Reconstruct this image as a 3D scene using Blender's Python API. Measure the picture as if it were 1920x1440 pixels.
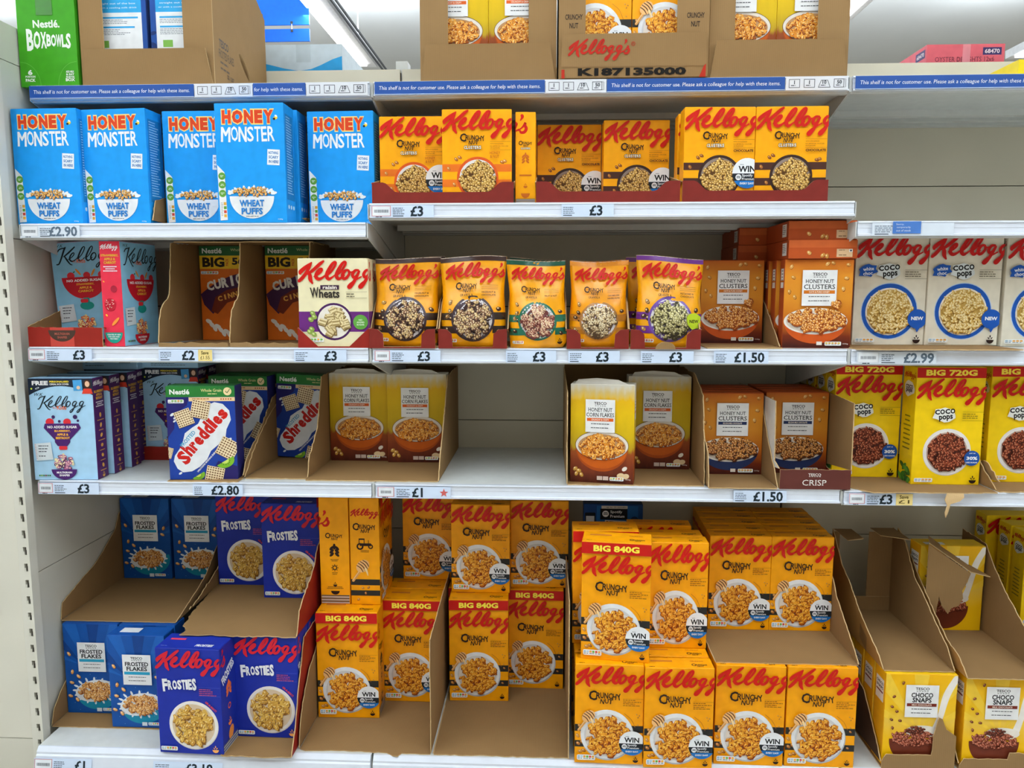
import bpy, bmesh, math, random
from math import sin, cos, pi
from mathutils import Vector, Matrix
from mathutils.geometry import tessellate_polygon

SC = bpy.context.scene
COL = SC.collection
for o in list(bpy.data.objects):
    bpy.data.objects.remove(o)

# ------------------------------------------------------------------ camera, world, lights, exposure
YAW, PIT = .0448, -.1189
FW = Vector((-sin(YAW) * cos(PIT), cos(YAW) * cos(PIT), sin(PIT)))
RT = Vector((cos(YAW), sin(YAW), 0))
UP = RT.cross(FW)
cd = bpy.data.cameras.new('camera')
cam = bpy.data.objects.new('camera', cd)
COL.objects.link(cam)
cam.matrix_world = Matrix(((RT.x, UP.x, -FW.x, 1.4991), (RT.y, UP.y, -FW.y, -2.1695), (RT.z, UP.z, -FW.z, 1.55), (0, 0, 0, 1)))
cd.sensor_fit = 'HORIZONTAL'
cd.sensor_width = 36
cd.lens = 1451.5 / 1920 * 36
cd.clip_start = .02
SC.camera = cam

wd = bpy.data.worlds.new('world')
SC.world = wd
wd.use_nodes = True
wd.node_tree.nodes['Background'].inputs[0].default_value = (1.0, .95, .82, 1)
wd.node_tree.nodes['Background'].inputs[1].default_value = .92


def area(name, x, y, z, sx, sy, power, col=(.90, 1, 1.12)):
    l = bpy.data.lights.new(name, 'AREA')
    l.shape = 'RECTANGLE'
    l.size, l.size_y, l.energy, l.color = sx, sy, power, col
    o = bpy.data.objects.new(name, l)
    o.location = (x, y, z)
    COL.objects.link(o)
    return o


LIGHT_X = (-3.46, -1.73, 0.0, 1.73, 3.46, 5.19)
for lx in LIGHT_X:          # strip lights shine down; upward area lights are added to brighten the ceiling
    for ly, ln, pw in ((-1.9, 2.8, 15), (3.2, 2.4, 20)):
        area('aisle_lamp', lx, ly, 3.32, .16, ln, pw)
        area('ceiling_fill', lx, ly, 3.47, .16, ln, 120 if ly < 0 else 165).rotation_euler = (pi, 0, 0)
SC.view_settings.view_transform = 'Standard'
SC.view_settings.look = 'None'
SC.view_settings.exposure = -0.80
SC.view_settings.gamma = 1
SC.view_settings.use_curve_mapping = False


# ------------------------------------------------------------------ materials
def lin(h):
    h = h.lstrip('#')
    r = []
    for i in (0, 2, 4):
        c = int(h[i:i + 2], 16) / 255
        r.append(c / 12.92 if c <= .04045 else ((c + .055) / 1.055) ** 2.4)
    return (*r, 1)


_M = {}


def M(h, rough=.45, var=.05, metal=0.0, scale=35.0, key=''):
    k = (h, rough, var, metal, scale, key)
    if k in _M:
        return _M[k]
    m = bpy.data.materials.new('paint_' + h.strip('#'))
    m.use_nodes = True
    nt = m.node_tree
    b = nt.nodes['Principled BSDF']
    b.inputs['Roughness'].default_value = rough
    b.inputs['Metallic'].default_value = metal
    b.inputs['Specular IOR Level'].default_value = .5 if rough < .35 else .22
    c = lin(h)
    b.inputs['Base Color'].default_value = c
    if var > 0:
        tc = nt.nodes.new('ShaderNodeTexCoord')
        n = nt.nodes.new('ShaderNodeTexNoise')
        n.inputs['Scale'].default_value = scale
        n.inputs['Detail'].default_value = 1
        nt.links.new(tc.outputs['Object'], n.inputs['Vector'])
        r = nt.nodes.new('ShaderNodeValToRGB')
        r.color_ramp.elements[0].position = .3
        r.color_ramp.elements[1].position = .7
        r.color_ramp.elements[0].color = tuple(v * (1 - var) for v in c[:3]) + (1,)
        r.color_ramp.elements[1].color = tuple(min(1, v * (1 + var)) for v in c[:3]) + (1,)
        nt.links.new(n.outputs['Fac'], r.inputs['Fac'])
        nt.links.new(r.outputs['Color'], b.inputs['Base Color'])
    _M[k] = m
    return m


def card(h, amt=.065):
    """corrugated cardboard: fibre noise and faint flute lines"""
    k = ('card', h)
    if k in _M:
        return _M[k]
    m = bpy.data.materials.new('cardboard_' + h.strip('#'))
    m.use_nodes = True
    nt = m.node_tree
    b = nt.nodes['Principled BSDF']
    b.inputs['Roughness'].default_value = .85
    b.inputs['Specular IOR Level'].default_value = .2
    tc = nt.nodes.new('ShaderNodeTexCoord')
    w = nt.nodes.new('ShaderNodeTexWave')
    w.inputs['Scale'].default_value = 60
    w.inputs['Distortion'].default_value = .6
    n = nt.nodes.new('ShaderNodeTexNoise')
    n.inputs['Scale'].default_value = 14
    n.inputs['Detail'].default_value = 6
    nt.links.new(tc.outputs['Object'], w.inputs['Vector'])
    nt.links.new(tc.outputs['Object'], n.inputs['Vector'])
    mx = nt.nodes.new('ShaderNodeMath')
    mx.operation = 'MULTIPLY_ADD'
    mx.inputs[1].default_value = .3
    nt.links.new(w.outputs['Fac'], mx.inputs[0])
    nt.links.new(n.outputs['Fac'], mx.inputs[2])
    r = nt.nodes.new('ShaderNodeValToRGB')
    c = lin(h)
    r.color_ramp.elements[0].position = .35
    r.color_ramp.elements[1].position = 1.0
    r.color_ramp.elements[0].color = tuple(v * (1 - amt) for v in c[:3]) + (1,)
    r.color_ramp.elements[1].color = tuple(min(1, v * (1 + amt)) for v in c[:3]) + (1,)
    nt.links.new(mx.outputs[0], r.inputs['Fac'])
    nt.links.new(r.outputs['Color'], b.inputs['Base Color'])
    _M[k] = m
    return m


def grad(name, stops, noise=.08, nscale=(6, 6, 6), rough=.45):
    """printed vertical colour fade (Generated z, bottom to top) with soft blotches"""
    if name in _M:
        return _M[name]
    m = bpy.data.materials.new(name)
    m.use_nodes = True
    nt = m.node_tree
    b = nt.nodes['Principled BSDF']
    b.inputs['Roughness'].default_value = rough
    b.inputs['Specular IOR Level'].default_value = .22
    tc = nt.nodes.new('ShaderNodeTexCoord')
    sx = nt.nodes.new('ShaderNodeSeparateXYZ')
    nt.links.new(tc.outputs['Generated'], sx.inputs[0])
    mp = nt.nodes.new('ShaderNodeMapping')
    mp.inputs['Scale'].default_value = nscale
    nt.links.new(tc.outputs['Generated'], mp.inputs['Vector'])
    n = nt.nodes.new('ShaderNodeTexNoise')
    n.inputs['Scale'].default_value = 1
    n.inputs['Detail'].default_value = 3
    nt.links.new(mp.outputs[0], n.inputs['Vector'])
    s = nt.nodes.new('ShaderNodeMath')
    s.operation = 'SUBTRACT'
    s.inputs[1].default_value = .5
    nt.links.new(n.outputs['Fac'], s.inputs[0])
    a = nt.nodes.new('ShaderNodeMath')
    a.operation = 'MULTIPLY_ADD'
    a.inputs[1].default_value = noise
    nt.links.new(s.outputs[0], a.inputs[0])
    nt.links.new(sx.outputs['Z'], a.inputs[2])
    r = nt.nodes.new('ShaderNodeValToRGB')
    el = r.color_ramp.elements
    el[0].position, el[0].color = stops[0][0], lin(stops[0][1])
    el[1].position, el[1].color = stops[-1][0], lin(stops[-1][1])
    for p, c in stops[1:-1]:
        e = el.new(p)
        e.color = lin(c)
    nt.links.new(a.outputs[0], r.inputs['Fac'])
    nt.links.new(r.outputs['Color'], b.inputs['Base Color'])
    _M[name] = m
    return m


def emit(name, col, st):
    m = bpy.data.materials.new(name)
    m.use_nodes = True
    b = m.node_tree.nodes['Principled BSDF']
    b.inputs['Base Color'].default_value = (.8, .8, .8, 1)
    b.inputs['Emission Color'].default_value = col
    b.inputs['Emission Strength'].default_value = st
    return m


# ------------------------------------------------------------------ mesh helpers
class MB:
    def __init__(s):
        s.v, s.f, s.mi, s.mats = [], [], [], []

    def m(s, mat):
        if mat not in s.mats:
            s.mats.append(mat)
        return s.mats.index(mat)

    def face(s, pts, mat):
        n = len(s.v)
        s.v += [tuple(p) for p in pts]
        s.f.append(tuple(range(n, n + len(pts))))
        s.mi.append(s.m(mat))

    def box(s, a, b, mat):
        (x0, y0, z0), (x1, y1, z1) = a, b
        for q in (((x0, y0, z0), (x1, y0, z0), (x1, y0, z1), (x0, y0, z1)), ((x1, y1, z0), (x0, y1, z0), (x0, y1, z1), (x1, y1, z1)),
                  ((x0, y1, z0), (x0, y0, z0), (x0, y0, z1), (x0, y1, z1)), ((x1, y0, z0), (x1, y1, z0), (x1, y1, z1), (x1, y0, z1)),
                  ((x0, y0, z1), (x1, y0, z1), (x1, y1, z1), (x0, y1, z1)), ((x0, y1, z0), (x1, y1, z0), (x1, y0, z0), (x0, y0, z0))):
            s.face(q, mat)

    def prism(s, pts, vec, ma, mb=None, me=None, holes=()):
        """flat polygon pts pushed along vec; ma on the start face, mb on the far face, me on the rim"""
        mb, me = mb or ma, me or ma
        pts = [Vector(p) for p in pts]
        vec = Vector(vec)
        loops = [pts] + [[Vector(p) for p in h] for h in holes]
        flat = [p for l in loops for p in l]
        for t in tessellate_polygon(loops):
            tri = [flat[i] for i in t]
            nrm = (tri[1] - tri[0]).cross(tri[2] - tri[0])
            if nrm.dot(vec) > 0:
                tri.reverse()
            s.face(tri, ma)
            s.face([p + vec for p in reversed(tri)], mb)
        for l in loops:
            for i in range(len(l)):
                p, q = l[i], l[(i + 1) % len(l)]
                s.face((p, q, q + vec, p + vec), me)

    def extrude_x(s, prof, x0, x1, mat):
        """closed (y,z) profile swept along x"""
        s.prism([(x0, y, z) for y, z in prof], (x1 - x0, 0, 0), mat)

    def build(s, name, parent=None, smooth=False, weld=True):
        me = bpy.data.meshes.new(name)
        me.from_pydata(s.v, [], s.f)
        for mt in s.mats:
            me.materials.append(mt)
        me.polygons.foreach_set('material_index', s.mi)
        if weld:
            bm = bmesh.new()
            bm.from_mesh(me)
            bmesh.ops.remove_doubles(bm, verts=bm.verts, dist=1e-6)
            bmesh.ops.recalc_face_normals(bm, faces=bm.faces)
            bm.to_mesh(me)
            bm.free()
        if smooth:
            me.polygons.foreach_set('use_smooth', [True] * len(me.polygons))
        o = bpy.data.objects.new(name, me)
        COL.objects.link(o)
        if parent:
            o.parent = parent
        return o


def thing(name, label, cat, loc=(0, 0, 0), rz=0.0, group=None):
    o = bpy.data.objects.new(name, None)
    COL.objects.link(o)
    o.location = loc
    o.rotation_euler = (0, 0, rz)
    o.empty_display_size = .05
    o['label'], o['category'] = label, cat
    if group:
        o['group'] = group
    return o


def tag(o, label, cat, group=None):
    o['label'], o['category'] = label, cat
    if group:
        o['group'] = group
    return o


def struct(o):
    o['kind'] = 'structure'
    return o


# ------------------------------------------------------------------ printing: flat lettering and pictures
_G = {}


def glyphs(s, bold=0.0, serif=False):
    k = (s, bold, serif)
    if k in _G:
        return _G[k]
    cu = bpy.data.curves.new('t', 'FONT')
    cu.body, cu.size, cu.offset, cu.resolution_u = s, 1, bold, 2
    cu.fill_mode = 'FRONT'
    ob = bpy.data.objects.new('t', cu)
    COL.objects.link(ob)
    me = bpy.data.meshes.new_from_object(ob)
    me.calc_loop_triangles()
    V = [v.co.copy() for v in me.vertices]
    T = [[(V[i].x, V[i].y) for i in t.vertices] for t in me.loop_triangles]
    bpy.data.objects.remove(ob)
    bpy.data.curves.remove(cu)
    bpy.data.meshes.remove(me)
    if serif and T:
        cnt = {}
        for t in T:
            for i in range(3):
                a, b = t[i], t[(i + 1) % 3]
                kk = tuple(sorted(((round(a[0], 4), round(a[1], 4)), (round(b[0], 4), round(b[1], 4)))))
                cnt[kk] = cnt.get(kk, 0) + 1
        for (a, b), n in list(cnt.items()):
            if n == 1 and abs(a[1] - b[1]) < .003 and .03 < abs(a[0] - b[0]) < .2:
                e, yy = .05, a[1]
                dy = .035 if yy < .3 else -.035
                x0, x1 = min(a[0], b[0]) - e, max(a[0], b[0]) + e
                T.append([(x0, yy), (x1, yy), (x1, yy + dy)])
                T.append([(x0, yy), (x1, yy + dy), (x0, yy + dy)])
    if not T:
        return [], 1, 1
    xs = [p[0] for t in T for p in t]
    ys = [p[1] for t in T for p in t]
    x0, x1, y0, y1 = min(xs), max(xs), min(ys), max(ys)
    W, H = max(x1 - x0, 1e-6), max(y1 - y0, 1e-6)
    T = [[((p[0] - x0) / W - .5, (p[1] - y0) / H - .5) for p in t] for t in T]
    _G[k] = (T, W, H)
    return _G[k]


def spline(pts, n=6):
    """Catmull-Rom through (x, y, width) points"""
    out = []
    P = [pts[0]] + list(pts) + [pts[-1]]
    for i in range(1, len(P) - 2):
        a, b, c, d = P[i - 1], P[i], P[i + 1], P[i + 2]
        for j in range(n):
            t = j / n
            out.append(tuple(.5 * (2 * b[k] + (c[k] - a[k]) * t + (2 * a[k] - 5 * b[k] + 4 * c[k] - d[k]) * t * t + (3 * b[k] - a[k] - 3 * c[k] + d[k]) * t ** 3) for k in range(3)))
    out.append(tuple(pts[-1]))
    return out


def ribbon(pts, n=5):
    """triangles of a round-ended brush stroke with changing width"""
    S = spline(pts, n)
    L, R, T = [], [], []
    for i, (x, y, w) in enumerate(S):
        a, b = S[max(0, i - 1)], S[min(len(S) - 1, i + 1)]
        dx, dy = b[0] - a[0], b[1] - a[1]
        l = math.hypot(dx, dy) or 1
        nx, ny = -dy / l * w / 2, dx / l * w / 2
        L.append((x + nx, y + ny))
        R.append((x - nx, y - ny))
    for i in range(len(S) - 1):
        T.append([L[i], R[i], R[i + 1]])
        T.append([L[i], R[i + 1], L[i + 1]])
    for (x, y, w) in (S[0], S[-1]):
        c = [(x + w / 2 * cos(k * pi / 4), y + w / 2 * sin(k * pi / 4)) for k in range(8)]
        for k in range(8):
            T.append([(x, y), c[k], c[(k + 1) % 8]])
    return T


def _script():
    K = [[(945, 225, 34), (952, 207, 46), (1000, 165, 42), (1050, 130, 34), (1085, 100, 14)],
         [(1085, 100, 16), (1060, 150, 32), (1015, 225, 36), (970, 280, 40), (930, 316, 36)],
         [(1228, 84, 24), (1190, 112, 36), (1130, 165, 38), (1080, 205, 34), (1030, 235, 20)],
         [(1046, 205, 22), (1062, 250, 42), (1066, 300, 44), (1090, 345, 18)]]
    e = [(1112, 264, 14), (1165, 236, 22), (1203, 198, 26), (1206, 174, 24), (1180, 180, 30), (1142, 225, 36), (1135, 272, 40), (1168, 294, 36), (1215, 275, 24), (1258, 240, 16)]
    l = [(1255, 262, 20), (1310, 215, 22), (1358, 150, 26), (1376, 106, 26), (1362, 92, 24), (1330, 122, 34), (1282, 200, 42), (1262, 258, 44), (1286, 294, 36), (1325, 276, 22), (1358, 250, 14)]
    o = [(1488, 186, 22), (1455, 202, 34), (1428, 250, 38), (1440, 288, 34), (1475, 280, 32), (1508, 235, 30), (1504, 196, 26), (1485, 186, 22)]
    o2 = [(1505, 205, 18), (1535, 214, 18), (1562, 204, 16)]
    g = [(1622, 190, 22), (1582, 195, 30), (1552, 238, 34), (1562, 274, 32), (1598, 255, 24), (1632, 200, 26), (1600, 265, 34), (1555, 345, 36), (1518, 394, 32), (1496, 388, 28), (1512, 358, 20), (1570, 315, 18), (1655, 268, 16)]
    sh = lambda S, dx, dy=0: [(x + dx, y + dy, w) for x, y, w in S]
    k_ = K + [e, l, sh(l, 118, -2), sh(o, 24), sh(o2, 24), sh(g, 22), sh(g, 155, -2)]
    apo = [(1850, 105, 36), (1854, 122, 32), (1830, 162, 10)]
    s_ = [(1805, 280, 14), (1858, 238, 20), (1890, 190, 26), (1886, 220, 30), (1902, 258, 36), (1880, 298, 34), (1840, 304, 28), (1826, 286, 22)]
    f = lambda L: [[((x - 925) / 845, (y - 78) / 845) for x, y in t] for st in L for t in ribbon([(x, y, w * 1.07) for x, y, w in st], 4)]
    return f(k_), f([apo, s_])


SCRIPT, SCRIPT_S = _script()


def script_thin():
    return [[((x - 925) / 845, (y - 78) / 845) for x, y in t] for st in _thin() for t in ribbon(st, 4)]


def _thin():
    q = lambda S, k=.58: [(x, y, max(12, w * k)) for x, y, w in S]
    K = [q([(930, 330, 30), (965, 320, 34), (1010, 240, 40), (1060, 130, 44), (1085, 90, 36)]), q([(1225, 90, 30), (1130, 165, 40), (1050, 220, 30)]), q([(1060, 215, 30), (1090, 270, 44), (1130, 330, 30), (1160, 345, 20)]), q([(960, 150, 30), (1000, 110, 30), (1085, 95, 26)])]
    e = q([(1112, 264, 18), (1165, 236, 22), (1203, 198, 26), (1206, 174, 24), (1180, 180, 30), (1142, 225, 36), (1135, 272, 40), (1168, 294, 36), (1215, 275, 24), (1258, 240, 20)])
    l = q([(1255, 262, 22), (1310, 215, 22), (1358, 150, 26), (1376, 106, 26), (1362, 92, 24), (1330, 122, 34), (1282, 200, 42), (1262, 258, 44), (1286, 294, 38), (1325, 276, 22), (1358, 250, 20)])
    o = q([(1488, 186, 26), (1455, 202, 34), (1428, 250, 38), (1440, 288, 34), (1475, 280, 32), (1508, 235, 30), (1504, 196, 26), (1485, 186, 26)])
    g = q([(1622, 190, 26), (1582, 195, 30), (1552, 238, 34), (1562, 274, 32), (1598, 255, 24), (1632, 200, 30), (1600, 265, 34), (1555, 345, 36), (1518, 394, 32), (1496, 388, 28), (1512, 358, 24), (1570, 315, 22), (1655, 268, 20)])
    sh = lambda S, dx: [(x + dx, y, w) for x, y, w in S]
    return K + [e, l, sh(l, 118), sh(o, 24), sh(g, 22), sh(g, 150)]


THIN = script_thin()


class Art:
    """Flat print on one face of a pack. u runs 0..1 across, d runs down from the top edge in units of the width."""

    def __init__(s, w, h, fmap=None, step=1.2e-5, base=2.5e-4, sub=0):
        s.w, s.h, s.A = w, h, h / w
        s.off, s.step = base, step
        s.parts = {}
        s.fmap = fmap or (lambda X, Z, o: (X, -o, Z))
        s.sub = sub
        s.part = 'print'

    def tris(s, T, mat, adv=1):
        mb = s.parts.setdefault(s.part, MB())
        w, h = s.w, s.h
        for t in T:
            P = [((u - .5) * w, h - d * w) for u, d in t]
            P = s.clip(P)
            if len(P) < 3:
                continue
            ar = sum(P[i][0] * P[(i + 1) % len(P)][1] - P[(i + 1) % len(P)][0] * P[i][1] for i in range(len(P)))
            if abs(ar) < 1e-10:
                continue
            if ar < 0:
                P = P[::-1]
            for q in (s.split(P) if s.sub else [P]):
                mb.face([s.fmap(X, Z, s.off) for X, Z in q], mat)
        s.off += s.step * adv

    def split(s, P):
        out, st = [], [[P[0], P[i], P[i + 1]] for i in range(1, len(P) - 1)]
        while st:
            t = st.pop()
            e = [math.dist(t[i], t[(i + 1) % 3]) for i in range(3)]
            k = e.index(max(e))
            if e[k] < s.sub:
                out.append(t)
                continue
            a, b, c = t[k], t[(k + 1) % 3], t[(k + 2) % 3]
            m = ((a[0] + b[0]) / 2, (a[1] + b[1]) / 2)
            st += [[a, m, c], [m, b, c]]
        return out

    def clip(s, P):
        w2, h = s.w / 2 - 2e-4, s.h
        if all(-w2 <= x <= w2 and 0 <= z <= h for x, z in P):
            return P
        for ax, lim, sg in ((0, -w2, 1), (0, w2, -1), (1, 0.0002, 1), (1, h - 2e-4, -1)):
            out = []
            for i in range(len(P)):
                a, b = P[i], P[(i + 1) % len(P)]
                da, db = (a[ax] - lim) * sg, (b[ax] - lim) * sg
                if da >= 0:
                    out.append(a)
                if (da >= 0) != (db >= 0):
                    t = da / (da - db)
                    out.append((a[0] + (b[0] - a[0]) * t, a[1] + (b[1] - a[1]) * t))
            P = out
            if len(P) < 3:
                return []
        return P

    def poly(s, col, pts, holes=(), adv=1):
        m = col if not isinstance(col, str) else M(col)
        loops = [[Vector((x, y, 0)) for x, y in l] for l in [pts, *holes]]
        flat = [p for l in [pts, *holes] for p in l]
        s.tris([[flat[i] for i in t] for t in tessellate_polygon(loops)], m, adv)

    def rect(s, col, u0, d0, u1, d1, r=0.0, rot=0.0):
        if r:
            pts = []
            for cx, cy, a in ((u1 - r, d0 + r, -pi / 2), (u1 - r, d1 - r, 0), (u0 + r, d1 - r, pi / 2), (u0 + r, d0 + r, pi)):
                pts += [(cx + r * cos(a + k * pi / 6), cy + r * sin(a + k * pi / 6)) for k in range(4)]
        else:
            pts = [(u0, d0), (u1, d0), (u1, d1), (u0, d1)]
        if rot:
            cx, cy = (u0 + u1) / 2, (d0 + d1) / 2
            pts = [(cx + (x - cx) * cos(rot) - (y - cy) * sin(rot), cy + (x - cx) * sin(rot) + (y - cy) * cos(rot)) for x, y in pts]
        s.poly(col, pts)

    def ell(s, col, u, d, rx, ry=None, n=28, rot=0.0, a0=0.0, a1=2 * pi, hole=0.0, adv=1):
        ry = rx if ry is None else ry
        full = abs(a1 - a0 - 2 * pi) < 1e-6
        f = lambda k, q: (u + q * rx * cos(k) * cos(rot) - q * ry * sin(k) * sin(rot), d + q * rx * cos(k) * sin(rot) + q * ry * sin(k) * cos(rot))
        ks = [a0 + (a1 - a0) * i / n for i in range(n if full else n + 1)]
        pts = [f(k, 1) for k in ks]
        if hole and full:
            T = []
            inn = [f(k, hole) for k in ks]
            for i in range(n):
                j = (i + 1) % n
                T += [[pts[i], pts[j], inn[j]], [pts[i], inn[j], inn[i]]]
            s.tris(T, M(col) if isinstance(col, str) else col, adv)
        else:
            m = M(col) if isinstance(col, str) else col
            s.tris([[pts[0], pts[i], pts[i + 1]] for i in range(1, len(pts) - 1)], m, adv)

    def text(s, col, t, u, d, w=None, h=.05, bold=.0, rot=0.0, shear=0.0, serif=False, arc=0.0, line=None, lw=.03, wav=0.0):
        T, W, H = glyphs(t, bold, serif)
        w = h * W / H if w is None else w
        if line:
            s.text(line, t, u, d, w * (1 + lw * 1.2 / max(1, W)), h * (1 + lw * 2), bold + lw, rot, shear, False, arc)
        m = M(col) if isinstance(col, str) else col
        out = []
        for tr in T:
            q = []
            for x, y in tr:
                X, Y = x * w + y * h * shear, -y * h
                if arc:
                    Y += arc * (1 - (2 * x) ** 2) * -h
                q.append((u + X * cos(rot) - Y * sin(rot), d + X * sin(rot) + Y * cos(rot)))
            out.append(q)
        if bold > .012:
            for i in range(0, len(out), 2):
                s.tris(out[i:i + 2], m, .22)
        else:
            s.tris(out, m)

    def strip(s, T, m, k=6):
        for i in range(0, len(T), k):
            s.tris(T[i:i + k], m, .28)

    def stroke(s, col, pts, n=5):
        s.strip(ribbon(pts, n), M(col) if isinstance(col, str) else col)

    def logo(s, col, u, d, sc, full=False, thin=False, shear=0.0, squash=1.0, line=None):
        T = THIN if thin else (SCRIPT + SCRIPT_S if full else SCRIPT)
        m = M(col) if isinstance(col, str) else col
        s.strip([[(u + (x - shear * y) * sc, d + y * sc * squash) for x, y in t] for t in T], m)

    def lines(s, col, u0, d0, n, w, dy, h=.006, seed=1, center=False):
        """small print too fine to read in the photograph"""
        rg = random.Random(seed)
        T = []
        for i in range(n):
            L = w * rg.uniform(.6, 1)
            x = u0 + (w - L) / 2 if center else u0
            while L > .01:
                a = min(L, rg.uniform(.02, .06))
                y = d0 + i * dy
                T += [[(x, y), (x + a, y), (x + a, y + h)], [(x, y), (x + a, y + h), (x, y + h)]]
                x += a + .008
                L -= a + .008
        s.tris(T, M(col))

    def blob(s, m, u, d, r, rg, el=1.0, rot=0.0, n=7, rough=.25, adv=.5):
        pts = []
        for k in range(n):
            a = 2 * pi * k / n
            q = r * (1 + rg.uniform(-rough, rough))
            x, y = q * cos(a), q * sin(a) * el
            pts.append((u + x * cos(rot) - y * sin(rot), d + x * sin(rot) + y * cos(rot)))
        s.tris([[(u, d), pts[i], pts[(i + 1) % n]] for i in range(n)], m, adv)

    def cereal(s, u, d, rx, ry, n, r, cols, kind='flake', seed=1, dome=0.0):
        rg = random.Random(seed)
        C = [M(c) for c in cols]
        pos = []
        for i in range(n):
            q = math.sqrt((i + .5) / n)
            a = i * 2.39996 + rg.uniform(-.8, .8)
            q *= rg.uniform(.9, 1.03)
            pos.append((u + rx * q * cos(a), d + ry * q * sin(a)))
        pos.sort(key=lambda p: p[1] + rg.uniform(-.03, .03))
        for x, y in pos:
            rr = r * rg.uniform(.75, 1.2)
            rot = rg.uniform(0, pi)
            if kind == 'flake':
                el = rg.uniform(.35, .85)
                s.blob(C[0], x + .10 * rr, y + .20 * rr, rr * 1.14, rg, el, rot, n=9, rough=.3)
                s.blob(C[rg.randint(1, 2)], x, y, rr, rg, el, rot, n=9, rough=.34)
                s.blob(C[0], x + .1 * rr, y + .08 * rr, rr * .5, rg, el * .5, rot + .25, n=6, rough=.4)
                s.blob(C[3], x - .1 * rr, y - .12 * rr, rr * .5, rg, el * .6, rot + .2, n=7, rough=.35)
            elif kind == 'cluster':
                s.blob(C[0], x + .1 * rr, y + .25 * rr, rr * 1.1, rg, .9, rot)
                for k in range(3):
                    a = rot + k * 2.1
                    X, Y = x + .5 * rr * cos(a), y + .45 * rr * sin(a)
                    s.blob(C[rg.randint(1, 2)], X, Y, rr * .55, rg, .9, a, n=6)
                    s.blob(C[3], X - .1 * rr, Y - .15 * rr, rr * .25, rg, .9, a, n=5, adv=.3)
            elif kind == 'puff':
                s.blob(C[0], x + .1 * rr, y + .2 * rr, rr * 1.1, rg, .6, rot, n=6, rough=.08)
                s.blob(C[rg.randint(1, 2)], x, y, rr, rg, .55, rot, n=7, rough=.08)
                s.blob(C[3], x - .15 * rr, y - .12 * rr, rr * .45, rg, .5, rot, n=5, rough=.1, adv=.3)
            elif kind == 'hoop':
                s.ell(C[rg.randint(0, 2)], x, y, rr, rr * .8, n=9, rot=rot, adv=.5)
                s.ell(C[3], x, y, rr * .4, rr * .3, n=6, rot=rot, adv=.3)
            elif kind == 'square':
                a = rot
                q = lambda k: [(x + k * rr * cos(a + pi / 4 + j * pi / 2), y + .8 * k * rr * sin(a + pi / 4 + j * pi / 2) + (1 - k) * 0) for j in range(4)]
                s.poly(C[0], [(px + .1 * rr, py + .2 * rr) for px, py in q(1.1)], adv=.5)
                s.poly(C[rg.randint(1, 2)], q(1.0), adv=.5)
                for k in range(4):
                    t = -.55 + k * .36
                    ca, sa = cos(a), .8 * sin(a)
                    p0, p1 = (x + rr * (t * ca - .6 * -sin(a)), y + rr * (t * sa + .6 * -.8 * cos(a))), (x + rr * (t * ca + .6 * -sin(a)), y + rr * (t * sa - .6 * -.8 * cos(a)))
                    s.stroke(C[0] if k % 2 else C[3], [(p0[0], p0[1], rr * .12), (p1[0], p1[1], rr * .12)], 1)

    def build(s, root):
        for n, mb in s.parts.items():
            if mb.f:
                mb.build(n.split('#')[0], root, weld=False)


# ------------------------------------------------------------------ packs
PROTO = {}


def carton(key, w, h, t, body, front=None, top=None, name='cereal_box', flap=True):
    """folding carton: bevelled body (root), glued top flap with its tuck line"""
    body = M(body) if isinstance(body, str) else body
    front = body if front is None else (M(front) if isinstance(front, str) else front)
    top = body if top is None else (M(top) if isinstance(top, str) else top)
    bm = bmesh.new()
    bmesh.ops.create_cube(bm, size=1)
    for v in bm.verts:
        v.co = Vector((v.co.x * w, (v.co.y + .5) * t, (v.co.z + .5) * h))
    bmesh.ops.bevel(bm, geom=list(bm.edges), offset=.0011, segments=1, affect='EDGES')
    for f in bm.faces:
        f.material_index = 1 if f.normal.y < -.9 else (2 if f.normal.z > .9 else 0)
    me = bpy.data.meshes.new(name)
    bm.to_mesh(me)
    bm.free()
    for m in (body, front, top):
        me.materials.append(m)
    o = bpy.data.objects.new(name, me)
    COL.objects.link(o)
    if flap:
        mb = MB()
        k = .0009
        mb.box((-w / 2 + .002, .002, h), (w / 2 - .002, t * .62, h + k), top)
        mb.box((-w / 2 + .010, t * .62, h), (w / 2 - .010, t * .70, h + k * .6), top)
        mb.build('top_flap', o)
    PROTO[key] = dict(o=o, used=False, w=w, h=h, t=t)
    return o


def side_maps(w, h, t):
    return (lambda X, Z, o: (w / 2 + o, t / 2 + X, Z), lambda X, Z, o: (-w / 2 - o, t / 2 - X, Z), lambda X, Z, o: (X, t / 2 + (Z - t / 2), h + .0009 + o))


def copy_tree(o):
    c = o.copy()
    COL.objects.link(c)
    for ch in o.children:
        d = ch.copy()
        COL.objects.link(d)
        d.parent = c
        for g in ch.children:
            e = g.copy()
            COL.objects.link(e)
            e.parent = d
    return c


def place(key, x, y, z, rz, label, group=None, roll=0.0, pitch=0.0, sz=1.0, cat=None, sx=1.0):
    p = PROTO[key]
    o = p['o'] if not p['used'] else copy_tree(p['o'])
    p['used'] = True
    o.location = (x, y, z)
    o.rotation_mode = 'XYZ'
    o.rotation_euler = (pitch, roll, rz)
    o.scale = (sx, 1, sz)
    o['label'], o['category'] = label, cat or p.get('cat', 'cereal box')
    if group:
        o['group'] = group
    elif 'group' in o:
        del o['group']
    return o


# ------------------------------------------------------------------ print motifs
RED, INK, ORG = '#c9150c', '#2a1712', '#f6a302'
FLAKE = ('#8a3c0a', '#d8861c', '#e8a02c', '#f6c660')
CORN = ('#8f3d0c', '#dc8a26', '#eba646', '#f7cf86')
CLUST = ('#5a3a17', '#c59a4a', '#b28339', '#efd596')


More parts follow.
